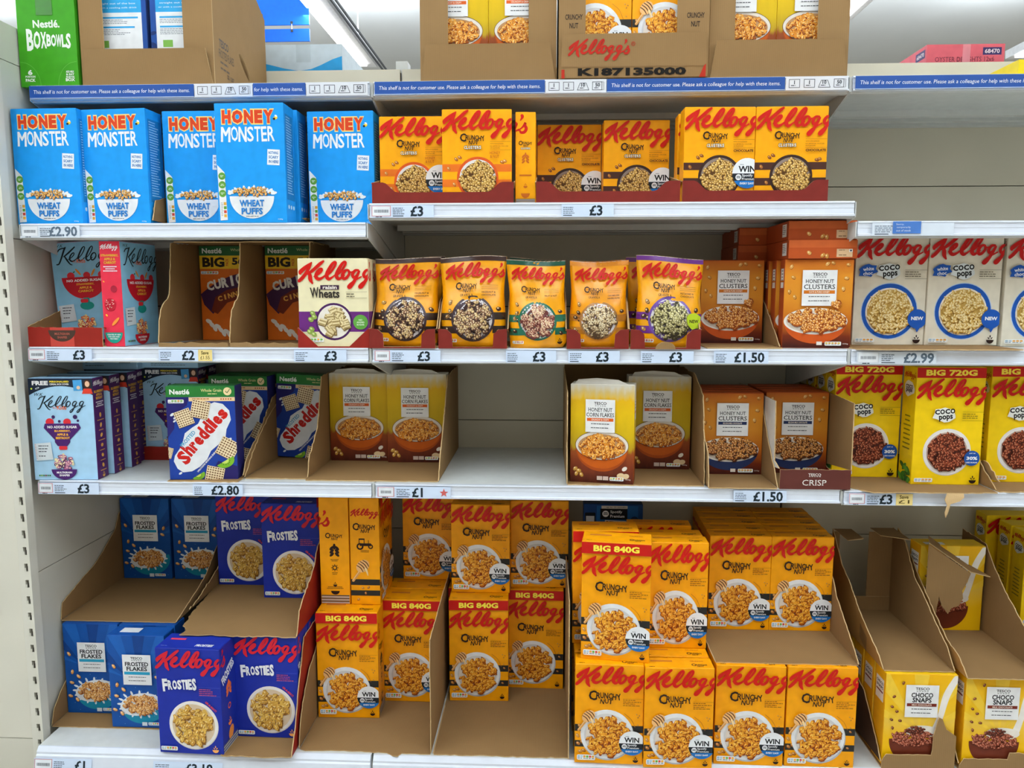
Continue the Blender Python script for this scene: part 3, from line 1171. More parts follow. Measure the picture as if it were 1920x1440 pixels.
    a.stroke('#8a8060', [(.68, A * .445, .004), (.98, A * .445, .004)], 1)
    a.part = 'nutrition_panel'
    nutrition(a, .11, A * .90, .24, .06, cols=('#6db33f', '#6db33f', '#6db33f', '#eaa63a', '#6db33f'))
    wholegrain(a, INK, .885, A * .91, .035)
    a.build(o)
    R, L, Tp = side_maps(w, h, t)
    a = Art(t, h, R)
    a.part = 'right_side_print'
    sc = w / t
    a.strip([[(x * sc - sc * 1.0, .1 + y * sc) for x, y in tr] for tr in SCRIPT[-90:] + SCRIPT_S], M(RED))
    a.rect('#6a2a78', 0, h / t * .6, 1, h / t * .83)
    a.build(o)

    # ---- shop's own honey nut clusters
    def tclusters(key, choc):
        w, h, t = .187, .248, .052
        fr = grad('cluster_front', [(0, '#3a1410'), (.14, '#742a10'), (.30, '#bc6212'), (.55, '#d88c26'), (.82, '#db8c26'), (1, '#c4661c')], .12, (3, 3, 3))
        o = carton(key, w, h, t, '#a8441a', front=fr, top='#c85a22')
        a = Art(w, h)
        A = a.A
        a.part = 'bowl_picture'
        nuts(a, [(.10, A * .08), (.62, A * .05), (.70, A * .04), (.92, A * .06), (.13, A * .20), (.90, A * .21), (.86, A * .33), (.08, A * .36), (.16, A * .42)], .036, ('#7a3a10', '#dba55c', '#c98c40', '#f2d39a'), 5)
        bc = '#26345e' if choc else '#c9541a'
        a.ell(bc, .48, A * .70, .46, .33, n=40, a0=-.05, a1=pi + .05)
        a.ell('#f0ebe2', .48, A * .695, .465, .20, n=40)
        a.ell('#d8cbbb', .48, A * .70, .43, .17, n=40)
        a.cereal(.49, A * .675, .41, .168, 125, .043, ('#4a2410', '#c9843a', '#a8622a', '#ecc48a') if choc else ('#8a3c12', '#dc9440', '#c8782a', '#f6d49a'), 'cluster', 9)
        tesco(a, .26, A * .12, .76, A * .52, (('HONEY NUT', .82, .105), ('CLUSTERS', .9, .13)), '#26345e' if choc else '#c9701c', 'BELGIAN MILK CHOCOLATE' if choc else 'OATS & PURE HONEY')
        if not choc:
            a.part = 'bowl_picture'
            a.cereal(.76, A * .505, .05, .05, 6, .04, ('#8a3c12', '#dc9440', '#c8782a', '#f6d49a'), 'cluster', 2)
        a.part = 'nutrition_panel'
        a.rect('#e8e0d4', .50, A * .925, .58, A * .965)
        nutrition(a, .62, A * .925, .24, .06, cols=('#d8b84a', '#d8a13a', '#c8a03a', '#d88a3a', '#d8b84a'))
        a.text('#e8dcd0', '500g', .92, A * .95, .08, .022)
        a.build(o)
        R, L, Tp = side_maps(w, h, t)
        a = Art(t, h, L)
        q = h / t
        a.part = 'side_print'
        a.rect('#eceae6', .25, q * .10, .85, q * .32)
        a.lines('#3a3a40', .3, q * .12, 4, .5, q * .035, h=q * .012, center=True)
        a.rect('#c9701c', .25, q * .235, .85, q * .255)
        a.build(o)
    tclusters('nutclu', False)
    tclusters('nutclu_choc', True)
    o = carton('nutclu_flat', .187, .052, .235, '#a8441a', front='#c8602c')
    a = Art(.187, .052)
    a.part = 'top_flap_print'
    a.rect('#b8501f', 0, .115, 1, .27)
    nuts(a, [(.30, .19), (.50, .23), (.56, .24)], .04, ('#7a3a10', '#dba55c', '#c98c40', '#f2d39a'), 4)
    a.rect('#d8b48c', .70, .135, .93, .255)
    a.rect('#f0f0ee', .88, .14, .93, .18)
    a.rect('#3a3f4a', .89, .148, .92, .172)
    a.lines('#5a3a22', .73, .15, 1, .13, .02, h=.008)
    a.lines('#5a3a22', .73, .22, 1, .17, .02, h=.01)
    a.build(o)
    a = Art(.235, .052, lambda X, Z, q: (-.187 / 2 - q, .235 / 2 - X, Z))
    a.part = 'side_print'
    a.rect('#eceae6', .74, .03, .92, .18)
    a.lines('#3a3a40', .75, .05, 5, .15, .022, h=.008)
    a.build(o)

    # ---- shop's own corn flakes
    w, h, t = .192, .287, .075
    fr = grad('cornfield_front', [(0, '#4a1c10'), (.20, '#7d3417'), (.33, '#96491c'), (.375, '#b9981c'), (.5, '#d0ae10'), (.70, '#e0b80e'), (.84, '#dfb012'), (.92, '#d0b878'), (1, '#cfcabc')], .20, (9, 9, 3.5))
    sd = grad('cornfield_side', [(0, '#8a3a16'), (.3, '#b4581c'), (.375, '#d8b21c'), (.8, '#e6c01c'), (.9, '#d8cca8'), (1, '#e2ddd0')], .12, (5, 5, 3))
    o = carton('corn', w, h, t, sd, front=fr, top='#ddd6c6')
    a = Art(w, h)
    A = a.A
    a.part = 'bowl_picture'
    nuts(a, [(.08, A * .86), (.14, A * .88), (.10, A * .91), (.18, A * .92)], .04, ('#7a5020', '#dcae62', '#c8963e', '#f4dcae'), 6)
    a.ell('#efe6d6', .86, A * .845, .045, .03, rot=-.6, n=12)
    for x, y, r in ((.80, .915, .06), (.88, .92, .055)):
        a.ell('#e2c596', x, A * y, r, .04, rot=-.2, n=14)
    a.ell('#a8480f', .5, A * .64, .412, .36, n=40, a0=-.06, a1=pi + .06)
    a.ell('#c2590f', .5, A * .63, .405, .33, n=40, a0=.0, a1=pi)
    a.ell('#4a2412', .5, A * .615, .42, .225, n=44)
    a.ell('#e6ddd0', .5, A * .615, .413, .218, n=44)
    a.ell('#b98a5c', .5, A * .625, .375, .188, n=40)
    a.cereal(.5, A * .625, .35, .172, 150, .04, CORN, 'flake', 21)
    tesco(a, .24, A * .15, .70, A * .48, (('HONEY NUT', .82, .12), ('CORN FLAKES', .94, .12)), '#d9601f', 'CRUNCHY & CRISPY')
    a.part = 'nutrition_panel'
    for k in range(2):
        a.rect('#cbb3a4', .43 + .095 * k, A * .925, .515 + .095 * k, A * .965)
    nutrition(a, .63, A * .93, .22, .055, cols=('#d8c84a', '#8ab04a', '#d8a13a', '#c8703a', '#d8b84a'))
    a.text('#eadfd2', '500g', .92, A * .95, .08, .022)
    a.build(o)
    R, L, Tp = side_maps(w, h, t)
    a = Art(t, h, R)
    q = h / t
    a.part = 'side_print'
    a.rect('#eceae6', .2, q * .16, .85, q * .36)
    a.lines('#3a3a40', .25, q * .175, 3, .52, q * .03, h=q * .012, center=True)
    a.rect('#d9601f', .22, q * .275, .83, q * .295)
    a.build(o)
    mb = MB()
    wm = M('#e0dbd0')
    mb.prism([(-w / 2 + .01, .01, h), (w / 2 - .02, .012, h), (w / 2 - .05, .018, h + .012), (-.02, .02, h + .016), (-w / 2 + .02, .02, h + .011)], (0, .0012, 0), wm)
    mb.build('open_flap', o)

    # ---- white chocolate pops and cocoa cereal
    def pops(key, white, small=False):
        w, h, t = (.2085, .318, .075) if white else ((.192, .30, .07) if small else (.192, .34, .082))
        o = carton(key, w, h, t, '#e9e2cf' if white else '#f5cd0c')
        a = Art(w, h)
        A = a.A
        t0 = .0 if white or small else .085
        T = lambda f: (t0 + f * (1 - t0)) * A
        if not white and not small:
            a.part = 'size_band'
            a.rect('#c6170f', 0, .004, 1, A * .088)
            a.text('#ffe24a', 'BIG 720G', .5, A * .045, .74, A * .052, bold=.045)
        a.part = 'bowl_picture'
        bu, bd, br = (.50, T(.69), .385) if white else (.50, T(.69), .35)
        if white:
            a.ell('#bcd4ec', bu, bd, br * 1.03, n=44)
            a.ell('#1b57b4', bu, bd, br, n=44)
            a.ell('#f3ecdc', bu, bd + .005, br * .86, n=40)
            a.ell('#c8a050', bu, bd + .005, br * .80, n=36)
            a.cereal(bu, bd + .005, br * .82, br * .82, 330, .028, ('#a8782c', '#ecd08a', '#e0bc68', '#fbefcb'), 'puff', 12)
            a.part = 'new_badge'
            a.ell('#1b57b4', .885, T(.76), .135, n=28)
            a.poly('#1b57b4', [(.86, T(.84)), (.93, T(.84)), (.89, T(.885))])
            a.text('#f4f6fa', 'NEW', .885, T(.755), .17, .05, bold=.045)
        else:
            a.ell('#cfcac4', bu, bd + .015, br * 1.0, n=44)
            a.ell('#eeeae6', bu, bd, br, n=44)
            a.ell('#c2a596', bu, bd + .005, br * .86, n=40)
            a.ell('#4a1c10', bu, bd + .005, br * .80, n=36)
            a.cereal(bu, bd + .005, br * .82, br * .82, 300, .031, ('#2e120a', '#8a3a20', '#6e2a16', '#d08a64'), 'puff', 12)
            a.part = 'new_badge'
            a.ell('#1c4f9c', .86, T(.745), .115, n=28)
            a.text('#f4f6fa', '30%', .86, T(.745), .16, .052, bold=.04)
            a.text('#f4f6fa', 'LESS SUGAR', .86, T(.785), .17, .02, bold=.03)
            a.text('#f4f6fa', 'JUST AS', .86, T(.70), .09, .02, bold=.03)
        a.part = 'brand_lettering'
        a.logo('#c4120f', .015, T(.0) + .014, 1.0)
        a.part = 'product_lettering'
        cu, cdp = (.455, T(.33)) if white else (.42, T(.345))
        rg = random.Random(3)
        bg = M('#dfe6ea' if white else '#eef0ea')
        a.blob(bg, cu, cdp, .17, rg, .62, 0, n=16, rough=.16)
        for k, ch in enumerate('COCO'):
            a.text('#17161a', ch, cu - .108 + .074 * k, cdp - .045 - .006 * k, .070, .075, bold=.05, rot=-.08)
        a.text('#17161a', 'pops', cu + .02, cdp + .045, .20, .09, bold=.035, rot=-.10)
        if white:
            a.blob(M('#1b57b4'), .165, T(.32), .125, random.Random(8), .72, -.2, n=14, rough=.22)
            a.text('#f4f6fa', 'white', .17, T(.305), .15, .05, bold=.02, rot=-.1)
            a.text('#f4f6fa', 'choc', .165, T(.345), .13, .05, bold=.02, rot=-.1)
        lc = '#6a624c' if white else '#7a6a14'
        a.stroke(lc, [(.68, T(.315), .004), (.98, T(.315), .004)], 1)
        a.lines(lc, .68, T(.33), 3, .28, .03, h=.011)
        a.stroke(lc, [(.68, T(.395), .004), (.98, T(.395), .004)], 1)
        a.part = 'nutrition_panel'
        nutrition(a, .03, T(.935), .27, .06, cols=('#9fb8c8', '#b7c8d4', '#e0a04a', '#e0a04a', '#e0a04a'))
        wholegrain(a, INK, .885, T(.95), .052)
        a.build(o)
        R, L, Tp = side_maps(w, h, t)
        a = Art(t, h, L)
        q = h / t
        a.part = 'left_side_print'
        a.logo('#c4120f', .1, q * .045, .72, full=True)
        if not white:
            a.blob(bg, .5, q * .19, .36, random.Random(2), .8, 0, n=14, rough=.14)
            a.text('#17161a', 'COCO', .5, q * .175, .52, q * .035, bold=.05)
            a.text('#17161a', 'pops', .5, q * .212, .46, q * .038, bold=.04)
            a.lines('#8a7a1a', .2, q * .42, 8, .6, q * .04, h=q * .012, center=True)
            a.part = 'leaf_print'
            rg = random.Random(6)
            for k in range(16):
                a.ell(('#2f7a2c', '#1f5a26', '#58a03a')[k % 3], rg.uniform(.05, .95), q * rg.uniform(.86, .99), .2, .09, rot=rg.uniform(-1.2, 1.2), n=8)
        a.build(o)
    pops('whitepops', True)
    pops('cocoa', False)
    pops('cocoa_small', False, True)

    # ---- frosted wheat squares
    w, h, t = .197, .277, .07
    o = carton('shred', w, h, t, '#27286a', front='#1d3f9a', top='#2c7a34')
    a = Art(w, h)
    A = a.A
    a.part = 'brand_band'
    a.rect('#2c7a34', 0, 0, 1, A * .115)
    a.text('#f2f4ee', 'Nestlé', .20, A * .06, .29, A * .055, bold=.035)
    a.text('#e6dc9a', 'Whole Grain', .66, A * .045, .30, A * .032, bold=.01)
    a.lines('#e6dc9a', .61, A * .078, 1, .2, .02, h=.012)
    a.ell('#f0d8a4', .895, A * .057, .06, n=20)
    a.stroke('#2c5a2c', [(.87, A * .055, .01), (.89, A * .072, .012), (.93, A * .032, .008)], 2)
    a.rect('#efce9c', .33, A * .118, 1, A * .16)
    a.lines('#a8683a', .38, A * .13, 1, .38, .02, h=.014)
    for k in range(5):
        a.ell('#a8402a', .80 + .035 * k, A * .138, .012, n=5)
    a.part = 'front_splash'
    a.poly('#26226a', [(0, A * .115), (.33, A * .115), (.30, A * .2), (.12, A * .3), (.10, A * .45), (0, A * .55)])
    a.poly('#2a2468', [(1, A * .86), (.72, A * .80), (.55, A * 1.0), (1, A * 1.0)])
    sp = [(.07, .80), (.09, .74), (.17, .66), (.22, .58), (.25, .50), (.36, .44), (.45, .40), (.52, .30), (.60, .20), (.70, .17), (.82, .19), (.91, .26), (.93, .36), (.86, .46), (.84, .55), (.74, .62), (.62, .69), (.56, .78), (.45, .86), (.33, .91), (.20, .92), (.12, .88)]
    a.poly('#ecf0f4', [(x, y * A) for x, y in sp])
    for x, y, r in ((.08, .30, .035), (.12, .335, .03), (.18, .36, .04), (.11, .37, .025), (.16, .93, .03), (.85, .60, .04), (.90, .57, .035), (.60, .895, .04), (.66, .91, .03)):
        a.ell('#e6ecf2', x, A * y, r, r * .55, rot=-.6, n=10)
    a.part = 'product_lettering'
    ang = math.atan2(-(.24 - .86) * A * 1.0, (.85 - .20))
    x0, y0, x1, y1 = .17, A * .80, .86, A * .265
    rot = math.atan2(y1 - y0, x1 - x0)
    n = 9
    wd = (.14, .11, .09, .11, .11, .11, .07, .11, .12)
    cur = 0
    tot = sum(wd)
    L = math.hypot(x1 - x0, y1 - y0)
    for ch, q in zip('Shreddies', wd):
        f = (cur + q / 2) / tot
        cur += q
        hh = .22 if ch in 'Shdd' else .145
        if ch == 'i':
            hh = .20
        dd = -.035 if ch in 'hdi' else 0
        px, py = x0 + (x1 - x0) * f, y0 + (y1 - y0) * f
        px, py = px - dd * sin(rot) , py + dd * cos(rot)
        a.text('#c8201a', ch, px, py, q / tot * L * .93, hh, bold=.055, rot=rot)
    a.text('#3a9cc8', 'FROSTED', .29, A * .56, .30, .06, bold=.02, rot=rot)
    a.text('#f2f4f6', 'UNLOCKING MORNING ENERGY', .56, A * .80, .44, .026, bold=.03, rot=rot)
    a.part = 'cereal_picture'

    def pillow(u, d, s, r):
        a.part = 'wheat_pillow#%.2f' % u
        c, q = cos(r), sin(r)
        P = lambda x, y: (u + s * (x * c - y * q), d + s * (x * q + y * c))
        a.poly('#8a6238', [P(-1.02, -.94), P(1.02, -.94), P(1.02, 1.06), P(-1.02, 1.06)])
        a.poly('#efdcb4', [P(-1, -1), P(1, -1), P(1, 1), P(-1, 1)])
        T = []
        for i in range(7):
            for j in range(7):
                x, y = -.84 + .28 * i, -.84 + .28 * j
                p = [P(x - .085, y - .07), P(x + .085, y - .07), P(x + .085, y + .07), P(x - .085, y + .07)]
                T += [[p[0], p[1], p[2]], [p[0], p[2], p[3]]]
        a.tris(T, M('#6e4420'))
    pillow(.25, A * .335, .12, .35 - .7)
    pillow(.49, A * .245, .13, .22)
    pillow(.87, A * .665, .14, .5)
    pillow(.66, A * .955, .13, .22)
    pillow(-.02, A * .70, .08, .3)
    for x, y, r in ((.82, .80, .14), (.42, .95, .10)):
        a.part = 'kiwi_slice#%.2f' % x
        a.ell('#7fb82e', x, A * y, r, r * .75, n=18, rot=-.3, a0=-.3, a1=pi - .3)
        a.ell('#c8dc6a', x, A * y, r * .4, r * .3, n=12, rot=-.3, a0=-.3, a1=pi - .3)
        for k in range(6):
            a.ell('#2a3a14', x + r * .5 * cos(-.1 + k * .5), A * y + r * .4 * sin(-.1 + k * .5), r * .05, n=5)
    a.part = 'nutrition_panel'
    nutrition(a, .03, A * .14, .23, .055, cols=('#e8e8e8', '#7ab04a', '#7ab04a', '#eaa63a', '#7ab04a'))
    a.build(o)

    # ---- shop's own frosted flakes
    w, h, t = .178, .296, .065
    o = carton('frosted', w, h, t, '#134f9e', front='#11509f')
    a = Art(w, h)
    A = a.A
    a.part = 'ray_print'
    for k in range(7):
        t0 = -1.15 + k * .40
        c = ('#1a5fb2', '#0d3f86')[k % 2]
        a.poly(c, [(.5 + .25 * sin(t0), A * .45), (.5 + 1.6 * sin(t0 - .12), A * .45 - 1.3 * cos(t0 - .12)), (.5 + 1.6 * sin(t0 + .12), A * .45 - 1.3 * cos(t0 + .12))])
    a.part = 'bowl_picture'
    a.ell('#178aa8', .58, A * .76, .40, .32, n=30, rot=-.22, a0=-.1, a1=pi + .1)
    for k in range(16):
        th = k * 2 * pi / 16
        a.ell('#e9f0f4', .52 + .36 * cos(th), A * .745 + .21 * sin(th), .05, .02, rot=th, n=8)
    a.ell('#e9eef2', .53, A * .745, .37, .20, n=36, rot=-.2)
    a.cereal(.54, A * .745, .30, .165, 130, .039, ('#8f4a1c', '#dc9a4c', '#e6ad66', '#f6d9aa'), 'flake', 31)
    nuts(a, [(.10, A * .33), (.14, A * .53), (.25, A * .58), (.12, A * .65), (.08, A * .80), (.2, A * .84), (.88, A * .36), (.85, A * .44)], .045, ('#8f4a1c', '#dc9a4c', '#e6ad66', '#f6d9aa'), 7, el=.6)
    for k in range(14):
        rg = random.Random(k)
        a.ell('#7fb4e0', rg.uniform(.03, .97), A * rg.uniform(.3, .98), .006, n=5)
    tesco(a, .26, A * .20, .76, A * .525, (('FROSTED', .82, .14), ('FLAKES', .72, .14)), '#2a9fc4', ' ', serif=False)
    a.part = 'nutrition_panel'
    a.rect('#dfe6ea', .55, A * .93, .64, A * .97)
    nutrition(a, .66, A * .93, .22, .055)
    a.build(o)
    mb = MB()
    mb.box((-.06, .02, h + .001), (.0, .05, h + .0016), M('#e8ecf0'))
    mb.build('top_sticker', o)

    # ---- frosties-style blue pack
    w, h, t = .192, .320, .096
    o = carton('frost_blue', w, h, t, '#1b2f9e')
    a = Art(w, h)
    A = a.A
    a.part = 'bowl_picture'
    bu, bd, br = .55, A * .72, .38
    a.ell('#d9d2cc', bu + .005, bd + .012, br * 1.01, n=44)
    a.ell('#f0ece6', bu, bd, br, n=44)
    a.ell('#d8c2a4', bu, bd + .005, br * .88, n=40)
    a.cereal(bu, bd + .01, br * .78, br * .78, 105, .052, ('#8a5c22', '#dcb050', '#cf9c40', '#f0d48c'), 'flake', 14)
    a.text('#d8474a', 'GR-R-REAT!', .84, A * .535, .22, .035, bold=.04, rot=.75)
    a.part = 'brand_lettering'
    a.logo('#d01f30', .015, .02, 1.0, full=True)
    a.part = 'product_lettering'
    x = .10
    for ch, wd, hh in zip('FROSTIES', (.085, .072, .075, .07, .06, .04, .06, .07), (.20, .15, .15, .15, .155, .155, .165, .19)):
        a.text('#f2f4f8', ch, x + wd / 2, A * .345 - (x - .1) * .06, wd * .95, hh, bold=.05, rot=-.06)
        x += wd
    a.stroke('#4a5ac0', [(.66, A * .355, .004), (.99, A * .355, .004)], 1)
    a.lines('#c2506a', .67, A * .37, 4, .27, .03, h=.011)
    a.stroke('#4a5ac0', [(.66, A * .435, .004), (.99, A * .435, .004)], 1)
    a.part = 'nutrition_panel'
    nutrition(a, .03, A * .93, .26, .065)
    wholegrain(a, '#f0a860', .885, A * .945, .05)
    a.build(o)
    R, L, Tp = side_maps(w, h, t)
    a = Art(t, h, R)
    q = h / t
    a.part = 'side_print'
    sc = w / t
    a.strip([[(x_ * sc - sc * 1.0, .06 + y * sc) for x_, y in tr] for tr in SCRIPT[-60:] + SCRIPT_S], M('#d01f30'))
    a.text('#f2f4f8', 'FROSTIES', .48, q * .27, .85, q * .09, bold=.05, rot=-.45)
    for k in range(3):
        for sg in (-1, 1):
            a.ell('#e8703a', .5 + sg * .09, q * (.40 + .035 * k), .055, .12, n=8, rot=-sg * .7)
    a.ell('#e8703a', .5, q * .385, .05, .12, n=8)
    a.ell('#e05a4a', .5, q * .60, .1, hole=.6, n=12)
    wholegrain(a, '#e8803a', .5, q * .755, .12)
    a.ell('#e8903a', .55, q * .865, .16, .22, n=12, rot=.4)
    a.part = 'side_stripes'
    for k in range(6):
        a.rect('#c3c8cc' if k % 2 else '#6a7078', .02, q * (.915 + .013 * k), .98, q * (.925 + .013 * k))
    a.build(o)
    a = Art(w, t, Tp)
    a.part = 'top_print'
    a.text('#f2f4f8', 'FROSTIES', .72, t / w * .78, .27, .07, bold=.05, shear=.2)
    a.rect('#e0405a', .10, t / w * .35, .34, t / w * .46)
    a.lines('#8a9ae0', .06, t / w * .85, 1, .15, .02, h=.01)
    a.build(o)

    # ---- shop's own chocolate rice
    w, h, t = .196, .272, .07
    fr = grad('snaps_front', [(0, '#f2bc06'), (.30, '#f3bd0c'), (.50, '#efc44a'), (.62, '#f0bf1e'), (1, '#f3b703')], .12, (4, 4, 2))
    o = carton('snaps', w, h, t, '#e8a90f', front=fr, top='#f2c418')
    a = Art(w, h)
    A = a.A
    a.part = 'ray_print'
    for k in range(5):
        t0 = -1.0 + k * .5
        a.poly('#f3c93c', [(.5, A * .62), (.5 + 1.6 * sin(t0 - .10), A * .62 - 1.3 * cos(t0 - .10)), (.5 + 1.6 * sin(t0 + .10), A * .62 - 1.3 * cos(t0 + .10))])
    a.part = 'bowl_picture'
    a.stroke('#f6f1e8', [(.98, A * .04, .09), (.86, A * .22, .10), (.79, A * .45, .085), (.72, A * .62, .11)], 5)
    a.ell('#f3ece0', .55, A * .62, .24, .09, n=24)
    a.ell('#6e2e1a', .44, A * .72, .35, .36, n=36, a0=-.05, a1=pi + .05)
    a.cereal(.44, A * .695, .32, .125, 170, .028, ('#3a140c', '#8a3c24', '#a8543a', '#d99a80'), 'puff', 17)
    a.cereal(.45, A * .60, .14, .05, 24, .026, ('#2a0e08', '#5a2416', '#6e2e1c', '#a8644c'), 'puff', 18)
    nuts(a, [(.24, A * .09), (.12, A * .24), (.10, A * .35), (.17, A * .40), (.10, A * .49), (.22, A * .50), (.12, A * .58)], .026, ('#3a140c', '#8a4a2a', '#7a3a20', '#c08a60'), 5)
    tesco(a, .28, A * .11, .74, A * .46, (('CHOCO', .66, .15), ('SNAPS', .58, .15)), '#7a2c1c', 'MILK CHOCOLATE', serif=False)
    a.part = 'nutrition_panel'
    nutrition(a, .12, A * .93, .24, .05)
    a.build(o)
    R, L, Tp = side_maps(w, h, t)
    a = Art(t, h, L)
    q = h / t
    a.part = 'side_print'
    a.rect('#f0efea', .15, q * .10, .85, q * .34)
    for k, s in enumerate(('CHOCO', 'SNAPS')):
        a.text('#222226', s, .5, q * (.15 + .045 * k), .6, q * .03, bold=.03)
    a.rect('#7a2c1c', .2, q * .235, .8, q * .252)
    a.build(o)
    mb = MB()
    mb.box((-w * .4, .012, h + .001), (-w * .1, .032, h + .0018), M('#f0f0ec'))
    mb.build('top_sticker', o)

    # ---- navy promotional back of a pack
    w, h, t = .192, .35, .06
    o = carton('promo', w, h, t, '#12305a', front='#173f78')
    a = Art(w, h)
    A = a.A
    a.part = 'promotion_print'
    y = .03
    a.rect('#1f5c9c', .22, y, .92, y + .50)
    a.rect('#10151c', .28, y + .05, .74, y + .24)
    a.rect('#c9c6be', .30, y, .74, y + .05)
    a.text('#20242a', 'up to 12 months', .55, y + .026, .34, .026, bold=.02)
    a.ell('#e9ecee', .37, y + .14, .055, n=18)
    for k in range(3):
        a.stroke('#10151c', [(.335, y + .12 + .018 * k, .01), (.37, y + .113 + .018 * k, .01), (.405, y + .122 + .018 * k, .01)], 3)
    a.text('#e9ecee', 'Spotify', .55, y + .11, .2, .06, bold=.01)
    a.text('#e9ecee', 'Premium', .57, y + .18, .24, .05, bold=.01)
    a.rect('#c9c6be', .36, y + .255, .72, y + .325, rot=.04)
    a.text('#20242a', 'EVERY DAY!', .54, y + .29, .32, .04, bold=.04, rot=.04)
    a.rect('#10151c', .02, y + .12, .20, y + .48, r=.02)
    a.rect('#b9bcc0', .04, y + .18, .18, y + .34)
    a.lines('#e2e4e6', .04, y + .38, 3, .14, .03, h=.014)
    a.rect('#10151c', .2, y + .42, .9, y + .48)
    a.lines('#e2e4e6', .3, y + .44, 1, .4, .02, h=.014)
    a.ell('#12305a', .86, y + .25, .07, n=12)
    a.lines('#e2e4e6', .82, y + .24, 2, .08, .025, h=.01)
    a.build(o)

    # ---- packs in the cases on the top shelf: white backs
    w, h, t = .18, .33, .065
    o = carton('blueback', w, h, t, '#16387c', front='#1a4a96')
    a = Art(w, h)
    A = a.A
    a.part = 'back_print'
    for k in range(12):
        rg = random.Random(k)
        a.ell(('#0f2c66', '#2458a8')[k % 2], rg.choice((.04, .96)), A * rg.uniform(.5, .95), .06, .03, rot=rg.uniform(-1, 1), n=10)
    a.rect('#eef1f3', .1, A * .10, .92, A * .985)
    a.rect('#2f9fd8', .1, A * .06, .92, A * .365)
    a.text('#eef6fa', 'straight out of the box', .50, A * .29, .66, .035)
    a.text('#eef6fa', 'or with a cooling milk drink', .50, A * .325, .70, .03)
    a.rect('#2f9fd8', .16, A * .40, .86, A * .415)
    a.lines('#5a6470', .16, A * .425, 3, .68, .025, h=.008)
    a.rect('#2f9fd8', .16, A * .48, .8, A * .495)
    a.lines('#5a6470', .16, A * .505, 4, .6, .025, h=.008)
    a.rect('#7ab04a', .20, A * .60, .36, A * .66)
    a.text('#3a4650', '500g', .26, A * .685, .14, .03)
    a.build(o)

    # ---- granola pouches
    def pouch(key, seal, rim, band, flav, fcol, fl, w=.19, h=.252, seed=1, crease=.0, new=False, wg=False):
        rg = random.Random(seed)
        ph = [rg.uniform(0, 6.28) for _ in range(6)]

        def shape(X, Z, o, back=False):
            u, v = X / w + .5, Z / h
            edge = max(0.0, 1 - (2 * u - 1) ** 2) ** .6
            b = .034 * edge * math.exp(-((v - .38) / .36) ** 2) + .012 * edge * (1 - v)
            wr = .0022 * edge * (sin(9 * u + 13 * v + ph[0]) + sin(17 * v - 8 * u + ph[1])) + .0035 * edge * sin(5 * u + ph[2] + 6 * v) * (v > .55)
            wr += crease * edge * (sin(22 * u + 9 * v + ph[3]) * .5 + abs(sin(7 * v + 5 * u + ph[4])) * -1)
            nar = 1 - .07 * math.exp(-((v - .62) / .22) ** 2) - .05 * (1 - v) ** 2
            zz = Z + .006 * sin(3 * u + ph[5]) * v
            y = (.02 + b * .9) if back else (-b + wr)
            return (X * nar, (y if back else y - o) + .02 * v + .030, zz)
        body = M(fcol, rough=.28, var=.04)
        mb = MB()
        N, K = 14, 18
        for back in (False, True):
            for i in range(N):
                for j in range(K):
                    q = [shape((a_ / N - .5) * w, b_ / K * h, 0, back and 0 < a_ < N and 0 < b_ < K) for a_, b_ in ((i, j), (i + 1, j), (i + 1, j + 1), (i, j + 1))]
                    mb.face(q[::-1] if back else q, body)
        o = mb.build('cereal_pouch', smooth=True)
        a = Art(w, h, lambda X, Z, q: shape(X, Z, q), step=2.2e-5, base=7e-4, sub=.014)
        A = a.A
        a.part = 'top_seal'
        a.rect(M(seal, rough=.3), 0, 0, 1, A * .055)
        a.rect(M('#d8c8b8', rough=.3), .0, .001, 1, .008)
        a.part = 'bowl_picture'
        a.rect(M(band, rough=.3), 0, A * .62, 1, A * .70)
        a.rect(M(band, rough=.3), 0, A * .77, .30, A * .85)
        a.rect(M(band, rough=.3), .8, A * .77, 1, A * .85)
        nuts(a, [(.14, A * .50), (.10, A * .66), (.16, A * .68), (.90, A * .58), (.10, A * .80), (.9, A * .83), (.14, A * .6)], .04, ('#3a2218', '#b98a4c', '#4a2c20', '#e8d2a4'), seed)
        a.ell(M(rim, rough=.3), .5, A * .69, .335, n=36)
        a.ell('#ded9dc', .5, A * .69, .30, n=34)
        a.ell(fl[0], .5, A * .695, .255, n=30)
        a.cereal(.5, A * .695, .272, .272, 96, .046, fl, 'cluster', seed + 3)
        if new:
            a.part = 'new_sticker'
            a.blob(M('#b9d02a'), .86, A * .70, .12, rg, 1.1, 0, n=14, rough=.14)
            a.text(INK, 'NEW', .86, A * .705, .15, .05, bold=.03)
        a.part = 'brand_lettering'
        a.logo('#c4150e', .075, A * .07, .78, full=True)
        a.part = 'product_lettering'
        nutty(a, .40, A * .34, .36, 'GRANOLA', INK)
        for k in range(3):
            a.stroke('#8a5a14', [(.64, A * (.325 + .02 * k), .005), (.9, A * (.325 + .02 * k), .005)], 1)
        for k, s in enumerate(flav):
            a.text('#5a3014', s, .755, A * (.40 + .032 * k), .22, .026, bold=.03)
        a.part = 'nutrition_panel'
        nutrition(a, .05, A * .91, .2, .05, cols=('#c8d2d8', '#d8a13a', '#c8473a', '#d8a13a', '#c8473a'))
        if wg:
            wholegrain(a, INK, .88, A * .93, .045)
        a.build(o)
        PROTO[key] = dict(o=o, used=False, w=w, h=h, t=.06, cat='cereal pouch')
    G1 = ('#3a2620', '#c2a06a', '#8a6248', '#ecdcb4')
    pouch('pouch_choc', '#3a201a', '#3c2c34', '#33251f', ('HAZELNUT &', 'CHOCOLATE'), '#f4a504', G1, seed=2)
